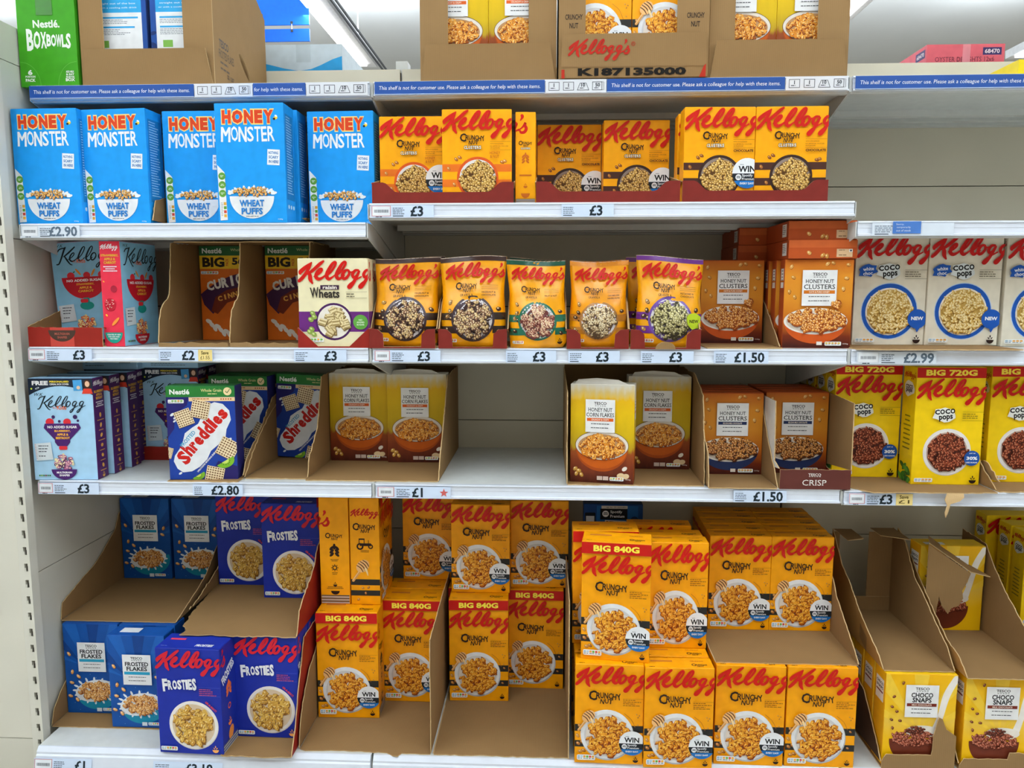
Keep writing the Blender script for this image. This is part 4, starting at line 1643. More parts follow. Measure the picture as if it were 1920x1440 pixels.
    pouch('pouch_choc2', '#3a201a', '#3c2c34', '#33251f', ('HAZELNUT &', 'CHOCOLATE'), '#f4a504', G1, seed=5)
    pouch('pouch_fruit', '#14503c', '#1c6a52', '#1c6a52', ('FRUIT & NUT',), '#f4a504', ('#6a3430', '#d8b48c', '#b87a62', '#f2e2c8'), w=.168, seed=7, crease=.003, wg=True)
    pouch('pouch_caramel', '#d8841a', '#a8743a', '#b4701c', ('CARAMELISED', 'HAZELNUTS'), '#ee9a05', ('#5a4430', '#d8c49a', '#b89a6a', '#f4ead0'), w=.168, seed=11, crease=.0025)
    pouch('pouch_pist', '#6a2a86', '#6a4a9a', '#6a2a86', ('PISTACHIO &', 'CHOCOLATE'), '#f4a504', ('#3a3222', '#b8ae72', '#8a8250', '#e8e0b8'), seed=13, new=True)


make_products()

# ------------------------------------------------------------------ the room
WHITE = M('#dcdad0', rough=.4, var=.03, scale=6)
PANEL = M('#d2cdba', rough=.45, var=.04, scale=5)
RAIL = M('#e2e9f4', rough=.22, var=.02)
STEEL = M('#d2d5d2', rough=.35, var=.03)
DARK = M('#15130f', rough=.9, var=0)


def plain_floor():
    m = bpy.data.materials.new('floor_tile')
    m.use_nodes = True
    nt = m.node_tree
    b = nt.nodes['Principled BSDF']
    b.inputs['Roughness'].default_value = .25
    tc = nt.nodes.new('ShaderNodeTexCoord')
    br = nt.nodes.new('ShaderNodeTexBrick')
    br.offset = 0
    br.inputs['Scale'].default_value = 1
    br.inputs['Brick Width'].default_value = .5
    br.inputs['Row Height'].default_value = .5
    br.inputs['Mortar Size'].default_value = .002
    br.inputs['Color1'].default_value = lin('#cfcbc2')
    br.inputs['Color2'].default_value = lin('#c7c3ba')
    br.inputs['Mortar'].default_value = lin('#8f8b84')
    nt.links.new(tc.outputs['Object'], br.inputs['Vector'])
    nt.links.new(br.outputs['Color'], b.inputs['Base Color'])
    return m


mb = MB()
mb.box((-7, -6, -.05), (10, 12, 0), plain_floor())
struct(mb.build('floor'))
mb = MB()
mb.box((-7, -6, 4.0), (10, 12, 4.1), M('#d0d1ce', rough=.8, var=.02, scale=2))
struct(mb.build('ceiling'))
mb = MB()
mb.box((-7, 12, 0), (10, 12.1, 4.0), M('#c9c7c0', rough=.8, var=.02, scale=2))
struct(mb.build('wall_back'))
GLOW = emit('lamp_tube', (1, .98, .95, 1), 9)
n = 0
for ix, lx in enumerate(LIGHT_X):
    for y0, y1, wh in ((-3.3, -.5, 'over the near aisle'), (2.0, 4.4, 'beyond the shelves')):
        t = thing('ceiling_light', '%s long white strip light %s' % (('far left', 'left', 'middle left', 'middle right', 'right', 'far right')[ix], wh), 'ceiling light', (lx, y0, 3.44), 0, 'strip lights on the ceiling')
        mb = MB()
        mb.prism([(-.075, 0, 0), (.10, 0, 0), (.095, 0, -.06), (-.07, 0, -.06)], (0, y1 - y0, 0), M('#e4e5e8', rough=.4))
        mb.build('housing', t)
        mb = MB()
        mb.box((-.055, .08, -.078), (.035, y1 - y0 - .10, -.0605), GLOW)
        mb.build('tube', t)
        for yy in (.3, y1 - y0 - .3):
            mb = MB()
            mb.box((.01, yy, .0005), (.018, yy + .008, .56), M('#b9bcc0', rough=.3))
            mb.build('hanger_rod', t)
mb = MB()
for dx in (.17, .2):
    mb.box((-.065 + dx, 1.8, 3.395), (-.065 + dx + .010, 8, 3.41), M('#4a4c50'))
struct(mb.build('trim_1'))

# ------------------------------------------------------------------ shelving
ZT, Z2A, Z2B, Z3, Z4, ZB = 2.1396, 1.7409, 1.7925, 1.3912, .9971, .2154
Z2C = 1.739
YT, YBK = .0868, .546


def shelf(bay, x0, x1, z, yf, rail=True, oblique=True):
    mb = MB()
    mb.box((x0 + .003, yf + .012, z - .032), (x1 - .003, YBK - .002, z - .0005), STEEL)
    mb.box((x0 + .003, yf + .012, z - .045), (x1 - .003, yf + .03, z - .032), STEEL)
    for yy in (.33, .42):
        mb.box((x0 + .02, yf + (YBK - yf) * yy / .546, z - .05), (x1 - .02, yf + (YBK - yf) * yy / .546 + .03, z - .032), STEEL)
    mb.box((x0 + .003, YBK - .03, z - .05), (x1 - .003, YBK - .002, z - .032), STEEL)
    s = mb.build('shelf', bay)
    mb = MB()
    prof = [(yf + .0118, z), (yf, z), (yf - .001, z - .004), (yf + .003, z - .006), (yf + .002, z - .018), (yf + .003, z - .0185), (yf + .0015, z - .033), (yf - .004, z - .035), (yf - .004, z - .040), (yf + .0118, z - .040)]
    mb.extrude_x(prof, x0 + .006, x1 - .006, RAIL)
    mb.build('price_rail', s)
    for x in (x0 + .0005, x1 - .003):
        mb = MB()
        mb.prism([(x, yf + .002, z - .002), (x, yf + .002, z - .042), (x, YBK - .002, z - .17), (x, YBK - .002, z - .002)], (.0025, 0, 0), STEEL)
        mb.build('bracket', s)
    return s


BAYS = {}
XS = (0.0, 1.0, 2.333, 3.666)
for i, (nm, lab) in enumerate((('left', 'left white steel shelving bay, beside the slotted end post'), ('middle', 'wide middle white steel shelving bay with a gap on its lower middle shelf'), ('right', 'right white steel shelving bay with an empty upper shelf, cut by the frame'))):
    x0, x1 = XS[i], XS[i + 1]
    t = thing('shelving_bay', lab, 'shelving', (0, 0, 0), 0, 'shelving bays of the cereal aisle')
    BAYS[i] = t
    zs = [.06, .294, .695, 1.096, 1.498, 1.900, 2.300]
    for a_, b_ in zip(zs[:-1], zs[1:]):
        mb = MB()
        mb.box((x0 + .004, YBK, a_ + .0015), (x1 - .004, YBK + .012, b_ - .0015), PANEL)
        mb.build('back_panel', t)
    mb = MB()
    mb.box((x0 + .002, YBK + .013, .05), (x1 - .002, YBK + .016, 2.29), DARK)
    mb.build('panel_backing', t)
    mb = MB()
    mb.box((x0 - .02, YBK + .017, 0), (x0 + .02, YBK + .075, 2.33), STEEL)
    mb.build('upright', t)
    mb = MB()
    mb.box((x0 + .03, YBK + .08, 2.10), (x1 - .03, YBK + .58, 2.138), STEEL)
    mb.build('rear_shelf', t)
    for z, yf in ((ZT, YT), ((Z2A, Z2B, Z2C)[i], 0), (Z3, 0), (Z4 - (.004 if i == 2 else 0), 0)):
        shelf(t, x0, x1, z, yf)
    # base deck with its kick plate
    mb = MB()
    mb.box((x0 + .003, -.083, ZB - .03), (x1 - .003, YBK - .002, ZB - .0005), STEEL)
    mb.box((x0 + .003, -.04, .004), (x1 - .003, -.02, ZB - .03), STEEL)
    s = mb.build('base_deck', t)
    mb = MB()
    yf, z = -.089, ZB
    mb.extrude_x([(yf + .0055, z), (yf + .001, z), (yf - .009, z - .012), (yf - .009, z - .018), (yf - .013, z - .022), (yf - .020, z - .056), (yf - .026, z - .060), (yf - .026, z - .066), (yf + .0055, z - .066)], x0 + .004, x1 - .004, RAIL)
    mb.build('price_rail', s)

# end panel with slotted post
t = thing('end_panel', 'white end panel of the run with a black slotted steel post along its front edge', 'end panel', (0, 0, 0))
mb = MB()
zs = [.05, .21, .707, 1.204, 1.701, 2.198, 2.305]
for a_, b_ in zip(zs[:-1], zs[1:]):
    mb = MB()
    mb.box((-.05, -.018, a_ + .0012), (-.034, YBK + .02, b_ - .0012), M('#cfcdc0', rough=.4, var=.04, scale=4))
    mb.build('side_panel', t)
mb = MB()
mb.box((-.055, -.02, .05), (-.0505, YBK, 2.3), DARK)
mb.build('panel_core', t)
PX0, PX1, PYF = -.046, -.010, -.0415
post = MB()
cream = M('#d9d7ca', rough=.35, var=.04, scale=8)
post.box((PX0, PYF, .02), (-.0305, PYF + .02, 2.33), cream)
post.box((-.0175, PYF - .003, .02), (PX1, PYF + .03, 2.33), cream)
zc = 1.4441 - .05 * 26
slots = []
while zc < 2.33:
    slots.append(zc)
    post.box((-.0305, PYF, zc + .0125), (-.0175, PYF + .004, zc + .0385), cream)
    post.box((-.0305, PYF + .0008, zc - .0115), (-.0272, PYF + .003, zc - .002), cream)
    post.box((-.0212, PYF + .0012, zc + .004), (-.0175, PYF + .003, zc + .0125), cream)
    zc += .05
post.build('slotted_post', t)
mb = MB()
mb.box((-.031, PYF + .012, .03), (-.017, PYF + .014, 2.32), DARK)
mb.build('slot_shade_strip', t)  # near-black strip stands in for the shade inside the slots
mb = MB()
mb.box((-.9, PYF + .001, .21), (PX0 - .0008, PYF + .03, 2.305), M('#dad7c8', rough=.4, var=.04, scale=4))
mb.box((-.9, PYF + .001, .03), (PX0 - .0008, PYF + .03, .2075), M('#d2cfc0', rough=.4, var=.04, scale=4))
mb.build('cover_panel', t)

# ------------------------------------------------------------------ blue shelf-edge signs
SIGN_Y = YT - .0062


def sign(x0, x1, kind, label, txt='This shelf is not for customer use. Please ask a colleague for help with these items.', cut=1.0):
    w, h = x1 - x0, .036
    t = thing('shelf_sign', label, 'sign', (x0 + w / 2, SIGN_Y, ZT - .0382), 0, 'signs along the top shelf edge')
    mb = MB()
    mb.box((-w / 2, 0, 0), (w / 2, .0012, h), M('#24509c' if kind == 'blue' else '#e3e6ec', rough=.25, var=.02))
    mb.build('plate', t)
    a = Art(w, h)
    if kind == 'blue':
        a.part = 'lettering'
        hh = .0092 / w
        T, W, H = glyphs(txt, .02)
        tw = .0105 / w * W / H
        tw = .95 if cut >= 1 else .93
        a.text('#eef2f8', txt, (.5 if cut >= 1 else .02 + tw / 2) if cut <= 1 else .5, a.A * .52, tw, .0135 / w, bold=.0, shear=.12)
        a.part = 'edge_line'
        a.rect('#b9cbe4', 0, a.A * .93, 1, a.A * .985)
    else:
        a.part = 'weight_symbols'
        ink = '#3a3f48'
        for k in range(4):
            cx = .14 + .24 * k
            if k < 2:
                q = [(cx - .085, a.A * .2), (cx + .085, a.A * .2), (cx + .085, a.A * .8), (cx - .085, a.A * .8)]
            elif k == 2:
                q = [(cx - .05, a.A * .28), (cx + .05, a.A * .28), (cx + .095, a.A * .8), (cx - .095, a.A * .8)]
            else:
                q = [(cx - .085, a.A * .2), (cx + .07, a.A * .2), (cx + .07, a.A * .8), (cx - .085, a.A * .8)]
            for i in range(4):
                p, r = q[i], q[(i + 1) % 4]
                a.stroke(ink, [(*p, .008), (*r, .008)], 1)
            if k == 3:
                a.stroke(ink, [(cx + .07, a.A * .2, .006), (cx + .10, a.A * .2, .006), (cx + .10, a.A * .8, .006), (cx + .07, a.A * .8, .006)], 1)
            a.text(ink, ('1', '1', '10', '50')[k], cx, a.A * .42, None, .06, bold=.03)
            a.lines(ink, cx - .055, a.A * .62, 1, .11, .03, h=.012)
    a.build(t)


sign(.006, .489, 'blue', 'blue shelf sign with white lettering at the left end of the top shelf edge')
sign(.491, .659, 'icon', 'white weight-symbol strip under the open brown case with blue packs')
sign(.661, .812, 'blue', 'short blue sign piece between two weight-symbol strips', 'for help with these items.', .5)
sign(.814, .990, 'icon', 'white weight-symbol strip at the right end of the left bay')
sign(1.010, 1.490, 'blue', 'blue shelf sign under the left brown case of the middle bay')
sign(1.492, 1.661, 'icon', 'white weight-symbol strip under the case with red lettering')
sign(1.663, 2.152, 'blue', 'blue shelf sign under the middle and right brown cases')
sign(2.154, 2.323, 'icon', 'white weight-symbol strip under the right end of the rightmost brown case')
sign(2.343, 2.835, 'blue', 'blue shelf sign at the start of the right bay, above the empty shelf')


# ------------------------------------------------------------------ price labels
def price(x0, x1, z, txt, label, yf=0.0, code=0.0, save=None, star=False, faded=False, h=.034, tilt=-.035, tx=None, blank=False):
    w = x1 - x0
    t = thing('price_label', label, 'price label', (x0 + w / 2, yf - .0058, z - .0395), 0, 'price labels in the shelf rails')
    t.rotation_euler = (tilt, 0, 0)
    mb = MB()
    mb.box((-w / 2, 0, 0), (w / 2, .0008, h), M('#d6e6fc' if not faded else '#dbe5f0', rough=.5, var=.02))
    mb.build('card', t)
    a = Art(w, h)
    A = a.A
    ink = '#1c2a33' if not faded else '#5a6a7a'
    k = code / w
    if code:
        a.part = 'barcode_ticket'
        a.rect('#c99aa0' if not faded else '#cfd6de', .006, A * .04, k, A * .90)
        a.rect('#e9eef4', .02, A * .10, k - .014, A * .84)
        rg = random.Random(int(x0 * 1000))
        x = .05
        while x < k - .045:
            b = rg.uniform(.003, .007)
            a.rect('#3a4450', x, A * .36, x + b, A * .60)
            x += b + rg.uniform(.003, .006)
        a.lines('#3a4450', .07, A * .90, 1, k * .5, .02, h=.012)
    if not blank:
        a.part = 'price_lettering'
        fs = .0285 / w
        T, W, H = glyphs(txt, .03)
        tw = fs * W / H
        end = 1 - (.03 / w if save or star else .05)
        c = tx if tx is not None else (k + .30 + (1 - k) * .0 + tw / 2 if not (save or star) else k + .22 + tw / 2)
        c = min(c, .97 - tw / 2) if not (save or star) else c
        a.text(ink, txt, c, A * .50, tw, fs, bold=.03)
    a.part = 'small_print'
    a.lines('#5a6878', k + .03, A * .22, 4, .20 if code else .24, A * .15, h=A * .06, seed=int(z * 100 + x0 * 50))
    a.rect('#3f4a58', k + .03, A * .84, k + .20, A * .91)
    if save:
        a.part = 'saving_flash'
        a.rect('#ead38a', .735, A * .02, .995, A * .98)
        a.text('#5a4a1a', 'Save', .86, A * .28, .14, A * .30, bold=.03)
        a.text('#5a4a1a', save, .86, A * .68, .17, A * .30, bold=.01)
    if star:
        a.part = 'star_print'
        pts = []
        for i in range(10):
            r = (.062, .026)[i % 2]
            pts.append((.91 + r * sin(i * pi / 5), A * .52 - r * cos(i * pi / 5)))
        a.poly('#c9605c', pts)
    a.build(t)
    return t


price(.010, .180, Z2A, '£2.90', 'price label £2.90 under the blue puffed wheat boxes', code=.05, faded=True, tx=.72)
price(1.012, 1.186, Z2B, '£3', '£3 label at the left end of the rail under the orange cluster boxes', code=.055, tx=.73)
price(1.538, 1.680, Z2B, '£3', '£3 label in the middle of the rail under the chocolate cluster boxes', tx=.66)
price(.004, .192, Z3, '£3', '£3 label under the red tray and pale blue strawberry cereal boxes', code=.05, tx=.80)
price(.389, .546, Z3, '£2', '£2 label with yellow saving flash under the first cinnamon cereal tray', save='£1.55', tx=.55)
price(.782, .932, Z3, '£3', '£3 label under the cream box with raisins and wheat pillows', tx=.70)
price(1.012, 1.200, Z3, '£3', '£3 label with barcode under the first granola pouch, at the bay divider', code=.045, tx=.75)
price(1.385, 1.526, Z3, '£3', '£3 label under the crumpled fruit and nut pouch with green top', tx=.66)
price(1.560, 1.703, Z3, '£3', '£3 label under the all-orange caramel hazelnut pouch', tx=.66)
price(1.761, 1.907, Z3, '£3', '£3 label under the purple-topped pistachio pouch', tx=.66)
price(1.963, 2.112, Z3, '£1.50', '£1.50 label under the orange-brown oat cluster box, middle right shelf', tx=.65)
price(2.352, 2.566, Z3, '£2.99', 'faded £2.99 label behind the rail under the white chocolate boxes', code=.06, faded=True, tx=.78)
price(.004, .187, Z4, '£3', '£3 label under the front pale blue blueberry box', code=.045, tx=.75)
price(.469, .617, Z4, '£2.80', '£2.80 label under the dark blue frosted wheat square boxes', tx=.65)
price(1.012, 1.225, Z4, '£1', '£1 label with a red star under the corn flakes tray', code=.05, star=True, tx=.55)
price(2.030, 2.178, Z4, '£1.50', '£1.50 label under the chocolate cluster boxes, lower right shelf', tx=.65)
price(2.350, 2.527, Z4 - .004, '£3', '£3 label with yellow saving flash under the yellow cocoa cereal tray', code=.045, save='£1', tx=.58)
price(2.375, 2.59, Z2C, '', 'blank white ticket in the rail below the empty shelf', faded=True, blank=True)
price(.002, .175, ZB - .022, '£1', '£1 label at the bottom left under the shop-brand frosted flakes', yf=-.1075, code=.055, tx=.80, h=.036, tilt=-.17)
price(.360, .565, ZB - .022, '£3.19', '£3.19 label on the bottom rail under the royal blue boxes', yf=-.1075, tx=.66, h=.036, tilt=-.17)
t = thing('stock_ticket', 'small blue sorry-out-of-stock ticket tucked in the rail below the empty shelf', 'ticket', (2.465, -.0082, Z2C - .034), 0)
mb = MB()
mb.box((-.037, 0, 0), (.037, .0008, .032), M('#4a78c0', rough=.4))
mb.build('card', t)
a = Art(.074, .032)
a.part = 'lettering'
for k, s in enumerate(('Sorry,', 'temporarily', 'out of stock')):
    a.text('#e6eef8', s, .38 if k else .25, a.A * (.25 + .25 * k), (.28, .5, .52)[k], .075)
a.build(t)


# ------------------------------------------------------------------ cardboard trays and cases
CB, CBI, CBE = card('#94754d'), card('#8f6f47'), card('#c2a375')
MAROON, CRED, CRISP_, CWHITE = M('#7d271f', rough=.5), M('#94241a', rough=.5), M('#5f2f28', rough=.55), M('#e4e2dc', rough=.5)


def torn(path, amp, step, rg):
    out = [path[0]]
    for p, q in zip(path[:-1], path[1:]):
        L = math.dist(p, q)
        n = max(1, int(L / step))
        nx, ny = -(q[1] - p[1]) / max(L, 1e-6), (q[0] - p[0]) / max(L, 1e-6)
        for i in range(1, n + 1):
            f = i / n
            j = rg.uniform(-amp, amp) if i < n else 0
            out.append((p[0] + (q[0] - p[0]) * f + nx * j, p[1] + (q[1] - p[1]) * f + ny * j))
    return out


def tray(label, x0, x1, y0, y1, z, left=None, right=None, front=None, back=None, fl_front=None, inside=None, outside=None, fin=None, amp=.002, step=.012, group='cardboard display trays', cat='cardboard tray', name='cardboard_tray', th=.003, rout=None, lout=None, seed=1, rin=None, floor=True, fout=None):
    """left/right: open (y,z) outline from the front foot to the top of the back edge; front/back: (x,z) outline; all in world metres"""
    rg = random.Random(seed * 7 + int(x0 * 100))
    inside, outside = inside or CBI, outside or CB
    t = thing(name, label, cat, ((x0 + x1) / 2, y0, z), 0, group)
    cx = (x0 + x1) / 2
    if floor:
        mb = MB()
        fr = fl_front or [(x0, y0), (x1, y0)]
        pts = torn(fr, amp * .8, step, rg) + [(x1, y1), (x0, y1)]
        mb.prism([(x - cx, y - y0, 0) for x, y in pts], (0, 0, th), outside, inside, CBE)
        mb.build('floor_panel', t)
    for side, prof, xx, dx in (('left_panel', left, x0, -th), ('right_panel', right, x1, th)):
        if prof:
            p = torn(prof, amp, step, rg)
            end = p[-1]
            pts = p + ([(end[0], z)] if end[1] > z + 1e-4 else [])
            mb = MB()
            so = (rout if dx > 0 else lout) or outside
            si = (rin if dx > 0 else None) or inside
            mb.prism([(xx - cx, y - y0, zz - z) for y, zz in pts], (dx, 0, 0), si, so, CBE)
            mb.build(side, t)
    if front:
        p = torn(front, amp, step, rg) if amp > .0005 else front
        pts = p + [(x1, z), (x0, z)]
        mb = MB()
        mb.prism([(x - cx, 0, zz - z) for x, zz in pts], (0, -th, 0), inside, fout or fin or outside, CBE)
        mb.build('front_lip', t)
    if back:
        pts = back + [(x1, z), (x0, z)]
        mb = MB()
        mb.prism([(x - cx, y1 - y0, zz - z) for x, zz in pts], (0, th, 0), inside, outside, CBE)
        mb.build('back_panel', t)
    return t


def curve_lip(x0, x1, zl, zh, e=.055):
    """low lip with raised shoulders at both ends"""
    f = lambda k: .5 - .5 * cos(pi * k)
    pts = [(x0, zh)] + [(x0 + e * (.55 + .75 * k / 5), zh - (zh - zl) * f(k / 5)) for k in range(6)]
    return pts + [(x0 + x1 - x, z) for x, z in reversed(pts)]


FT = .003
# ---- shelf 2, left bay: low brown tray around the puffed wheat boxes
tray('low brown tray between the second and third blue puffed wheat boxes', .371, .787, .040, .36, Z2A, left=[(.040, Z2A + .012), (.062, Z2A + .070), (.13, Z2A + .085), (.36, Z2A + .085)], right=[(.090, Z2A + .02), (.36, Z2A + .05)], fl_front=[(.371, .040), (.56, .090), (.787, .090)], amp=.001)
place('puffs', .071, .036, Z2A, -.02, 'blue puffed wheat box, first from the left, against the end panel', 'blue puffed wheat boxes')
place('puffs', .2650, .050, Z2A, -.075, 'blue puffed wheat box turned slightly, second from the left, striped side showing', 'blue puffed wheat boxes')
place('puffs', .480, .098, Z2A + FT, 0, 'blue puffed wheat box partly hidden behind the forward box', 'blue puffed wheat boxes')
place('puffs', .6772, -.002, Z2A, -.003, 'blue puffed wheat box standing furthest forward on its shelf', 'blue puffed wheat boxes')
place('puffs', .682, .100, Z2A + FT, 0, 'blue puffed wheat box behind the forward one, only its right strip showing', 'blue puffed wheat boxes')
place('puffs', .902, .105, Z2A, -.03, 'rightmost blue puffed wheat box, partly under the next bay', 'blue puffed wheat boxes')

# ---- shelf 2, middle bay: three maroon trays
for i, (a_, b_, lab) in enumerate(((1.013, 1.406, 'left maroon tray with curved lip holding honey cluster boxes'), (1.468, 1.860, 'middle maroon tray with curved lip holding two recessed chocolate cluster boxes'), (1.866, 2.256, 'right maroon tray with curved lip holding two upright chocolate cluster boxes'))):
    tray(lab, a_, b_, .008, .33, Z2B, left=[(.008, Z2B + .056), (.33, Z2B + .12)], right=[(.008, Z2B + .056), (.33, Z2B + .12)], front=curve_lip(a_, b_, Z2B + .030, Z2B + .057), inside=CBI, outside=MAROON, amp=0, step=1, group='maroon display trays')
z = Z2B + FT
g = 'orange cluster boxes'
place('clu_h_win', 1.113, .099, z, .012, 'orange honey cluster box with round prize badge, set back at the left', g)
place('clu_h', 1.3040, .020, z, .030, 'orange honey cluster box without badge, right in the left maroon tray', g)
place('clu_c_win', 1.5640, .230, z, .02, 'chocolate cluster box pushed deepest, left in the middle maroon tray', g)
place('clu_c_win', 1.7588, .176, z, .03, 'chocolate cluster box set back, right in the middle maroon tray', g)
place('clu_c_win', 1.9657, .022, z, .03, 'chocolate cluster box with prize badge, front left of the right maroon tray', g)
place('clu_c', 2.1590, .024, z, -.01, 'chocolate cluster box without badge, right end of the shelf', g)
place('clu_c', 1.962, .100, z, 0, 'chocolate cluster box behind the left box of the right maroon tray, edge showing', g)
place('clu_h', 1.4095, .140, Z2B, -pi / 2 + .0, 'orange cluster box turned sideways, narrow side with grey stripes facing out', g)
# (the turned pack's right side faces the aisle)

# ---- shelf 3, left bay
tray('low red tray with a brown half-round mark, left end of the shelf', .000, .2195, .010, .30, Z3, left=[(.010, Z3 + .058), (.20, Z3 + .11), (.30, Z3 + .13)], right=[(.010, Z3 + .056), (.13, Z3 + .05)], front=[(.000, Z3 + .057), (.2195, Z3 + .055)], outside=CRED, amp=.0012)
tr = bpy.data.objects[[o.name for o in bpy.data.objects if o.name.startswith('cardboard_tray')][-1]]
a = Art(.2195, .057, lambda X, Z, q: (X, -.003 - q, Z))
a.part = 'lip_print'
a.rect('#c2453a', .30, a.A * .02, .62, a.A * .98)
a.ell('#4a362c', .46, a.A * .16, .185, .15, n=20, a0=0, a1=pi)
a.text('#a8584a', 'MULTIGRAIN', .46, a.A * .34, .20, .03, bold=.03)
a.text('#a8584a', 'SHAPES', .46, a.A * .52, .13, .03, bold=.03)
a.build(tr)
g = 'pale blue strawberry cereal boxes'
place('kids_red', .088, .165, Z3 + FT + .006, .0, 'pale blue strawberry cereal box leaning left in the low red tray', g, roll=-.055)
place('kids_red', .2815, .115, Z3, pi / 2 - .05, 'pale blue strawberry cereal box turned with its red narrow side to the aisle', g)
for i, (xl, xr, lab) in enumerate(((.378, .580, 'left brown case with stepped cut side around a cinnamon cereal box'), (.588, .795, 'right brown case with stepped cut side, beside the cream raisin box'))):
    prof = [(.022, Z3 + .012), (.030, Z3 + .06), (.044, Z3 + .105), (.100, Z3 + .150), (.110, Z3 + .20), (.126, Z3 + .302), (.40, Z3 + .305)]
    tray(lab, xl, xr, .022, .40, Z3, left=prof, right=prof if i else None, back=[(xl, Z3 + .305), (xr, Z3 + .305)], amp=.003, step=.015, group='brown cases of cinnamon cereal', seed=i + 2, front=[(xl, Z3 + .012), (xr, Z3 + .012)])
    tr = [o for o in bpy.data.objects if o.name.startswith('cardboard_tray')][-1]
    mb = MB()
    cx = (xl + xr) / 2
    mb.prism([(xl - cx, .12, .3052), (xr - cx, .14, .3052), (xr - cx, .375, .3052), (xl - cx, .375, .3052)], (0, 0, .003), CBI, CB, CBE)
    mb.build('top_panel', tr)
place('cinnamon', .480, .295, Z3 + FT, 0, 'orange cinnamon cereal box with yellow big-pack band, in the left brown case', 'orange cinnamon cereal boxes')
place('cinnamon', .694, .295, Z3 + FT, 0, 'orange cinnamon cereal box mostly hidden, in the right brown case', 'orange cinnamon cereal boxes')
tray('red corner tray holding the cream raisin wheat box', .793, .998, .004, .27, Z3, left=[(.004, Z3 + .055), (.27, Z3 + .06)], right=[(.004, Z3 + .055), (.27, Z3 + .06)], front=[(.793, Z3 + .058), (.85, Z3 + .004), (.94, Z3 + .004), (.998, Z3 + .058)], outside=CRED, amp=0, step=1)
place('raisin', .8950, .012, Z3 + FT, .02, 'cream raisin wheat box with purple band at the right end of the left bay', 'cream raisin wheat boxes')
place('raisin', .892, .085, Z3 + FT, .0, 'cream raisin wheat box behind the front one, its edge showing', 'cream raisin wheat boxes')

# ---- shelf 3, middle bay: pouches in maroon trays
for a_, b_, lab in ((1.000, 1.186, 'first maroon pouch tray from the left, beside the raisin box'), (1.195, 1.388, 'second maroon pouch tray, under the upright chocolate granola pouch'), (1.555, 1.727, 'third maroon pouch tray, under the all-orange pouch'), (1.732, 1.925, 'fourth maroon pouch tray with a brown tab, under the purple-topped pouch')):
    w4 = .040
    lip = [(a_, Z3 + .055), (a_ + w4 * .6, Z3 + .053), (a_ + w4 * .95, Z3 + .040), (a_ + w4, Z3 + .004), (b_ - w4, Z3 + .004), (b_ - w4 * .95, Z3 + .040), (b_ - w4 * .6, Z3 + .053), (b_, Z3 + .055)]
    tray(lab, a_, b_, -.004, .28, Z3, left=[(-.004, Z3 + .055), (.02, Z3 + .055), (.09, Z3 + .13), (.28, Z3 + .19)], right=[(-.004, Z3 + .055), (.02, Z3 + .055), (.09, Z3 + .13), (.28, Z3 + .19)], front=lip, outside=MAROON, amp=0, step=1, group='maroon pouch trays')
    if a_ > 1.73:
        tr = [o for o in bpy.data.objects if o.name.startswith('cardboard_tray')][-1]
        mb = MB()
        mb.prism([(.028 * cos(k * pi / 8) - .0, -.0062, .026 * sin(k * pi / 8) * .8) for k in range(9)], (0, .003, 0), CB, CB, CBE)
        mb.build('tab', tr)
z = Z3 + FT
g = 'orange granola pouches'
place('pouch_choc', 1.0925, .028, z, .05, 'orange chocolate granola pouch with sloping brown top, leftmost pouch', g, roll=.035)
place('pouch_choc2', 1.2905, .012, z, .03, 'orange chocolate granola pouch standing upright, second from the left', g)
place('pouch_choc', 1.0935, .150, z, -.05, 'orange chocolate granola pouch behind the leftmost, black top line showing', g, sz=1.02)
place('pouch_fruit', 1.4755, .010, Z3, .0, 'crumpled orange fruit and nut pouch with dark green top seal', g, roll=-.035, sz=.985)
place('pouch_fruit', 1.472, .122, Z3, .02, 'dark green topped pouch behind the crumpled fruit and nut pouch', g, sz=1.02)
place('pouch_caramel', 1.6440, .020, z, .02, 'all-orange caramel hazelnut pouch with creased top', g, roll=.02, sz=.97)
place('pouch_caramel', 1.648, .142, z, -.06, 'caramel hazelnut pouch behind the front one, crumpled top showing', g, sz=1.0, roll=.02)
place('pouch_pist', 1.8440, .020, z, .0, 'orange pistachio pouch with purple top and green new sticker', g, roll=.01)
place('pouch_pist', 1.830, .135, z, .04, 'pistachio pouch behind the front one, left edge showing', g)
# own-label clusters at the right end
tray('low brown tray under the recessed oat cluster box', 1.950, 2.157, .02, .45, Z3, right=[(.05, Z3 + .004), (.10, Z3 + .04), (.20, Z3 + .11), (.30, Z3 + .17), (.45, Z3 + .19)], amp=.002, inside=CBI)
g = 'orange-brown oat cluster boxes'
place('nutclu', 2.0555, .203, Z3 + FT, .01, 'orange-brown oat cluster box set back beside the last pouch', g)
place('nutclu', 2.2595, .055, Z3, -.06, 'orange-brown oat cluster box at the front right end of the shelf', g)
for k in range(3):
    place('nutclu', 2.256 - .004 * k, .125 + .062 * k, Z3, -.05, 'orange-brown oat cluster box, %s behind the front right one' % ('first', 'second', 'third')[k], g)
place('nutclu', 2.055, .262, Z3 + FT, .0, 'orange-brown oat cluster box behind the recessed one', g)
g = 'orange-brown boxes lying flat'
place('nutclu_flat', 2.2640, .045, Z3 + .2495, -.02, 'orange-brown box lying flat, lower of the front pair on the oat cluster boxes', g)
place('nutclu_flat', 2.2665, .060, Z3 + .3025, -.02, 'orange-brown box lying flat, upper of the front pair on the oat cluster boxes', g)
place('nutclu_flat', 2.186, .302, Z3 + .2495, .0, 'dark shaded box lying flat at the back, lower one', g)
place('nutclu_flat', 2.188, .302, Z3 + .3025, .0, 'dark shaded box lying flat at the back, upper one', g)

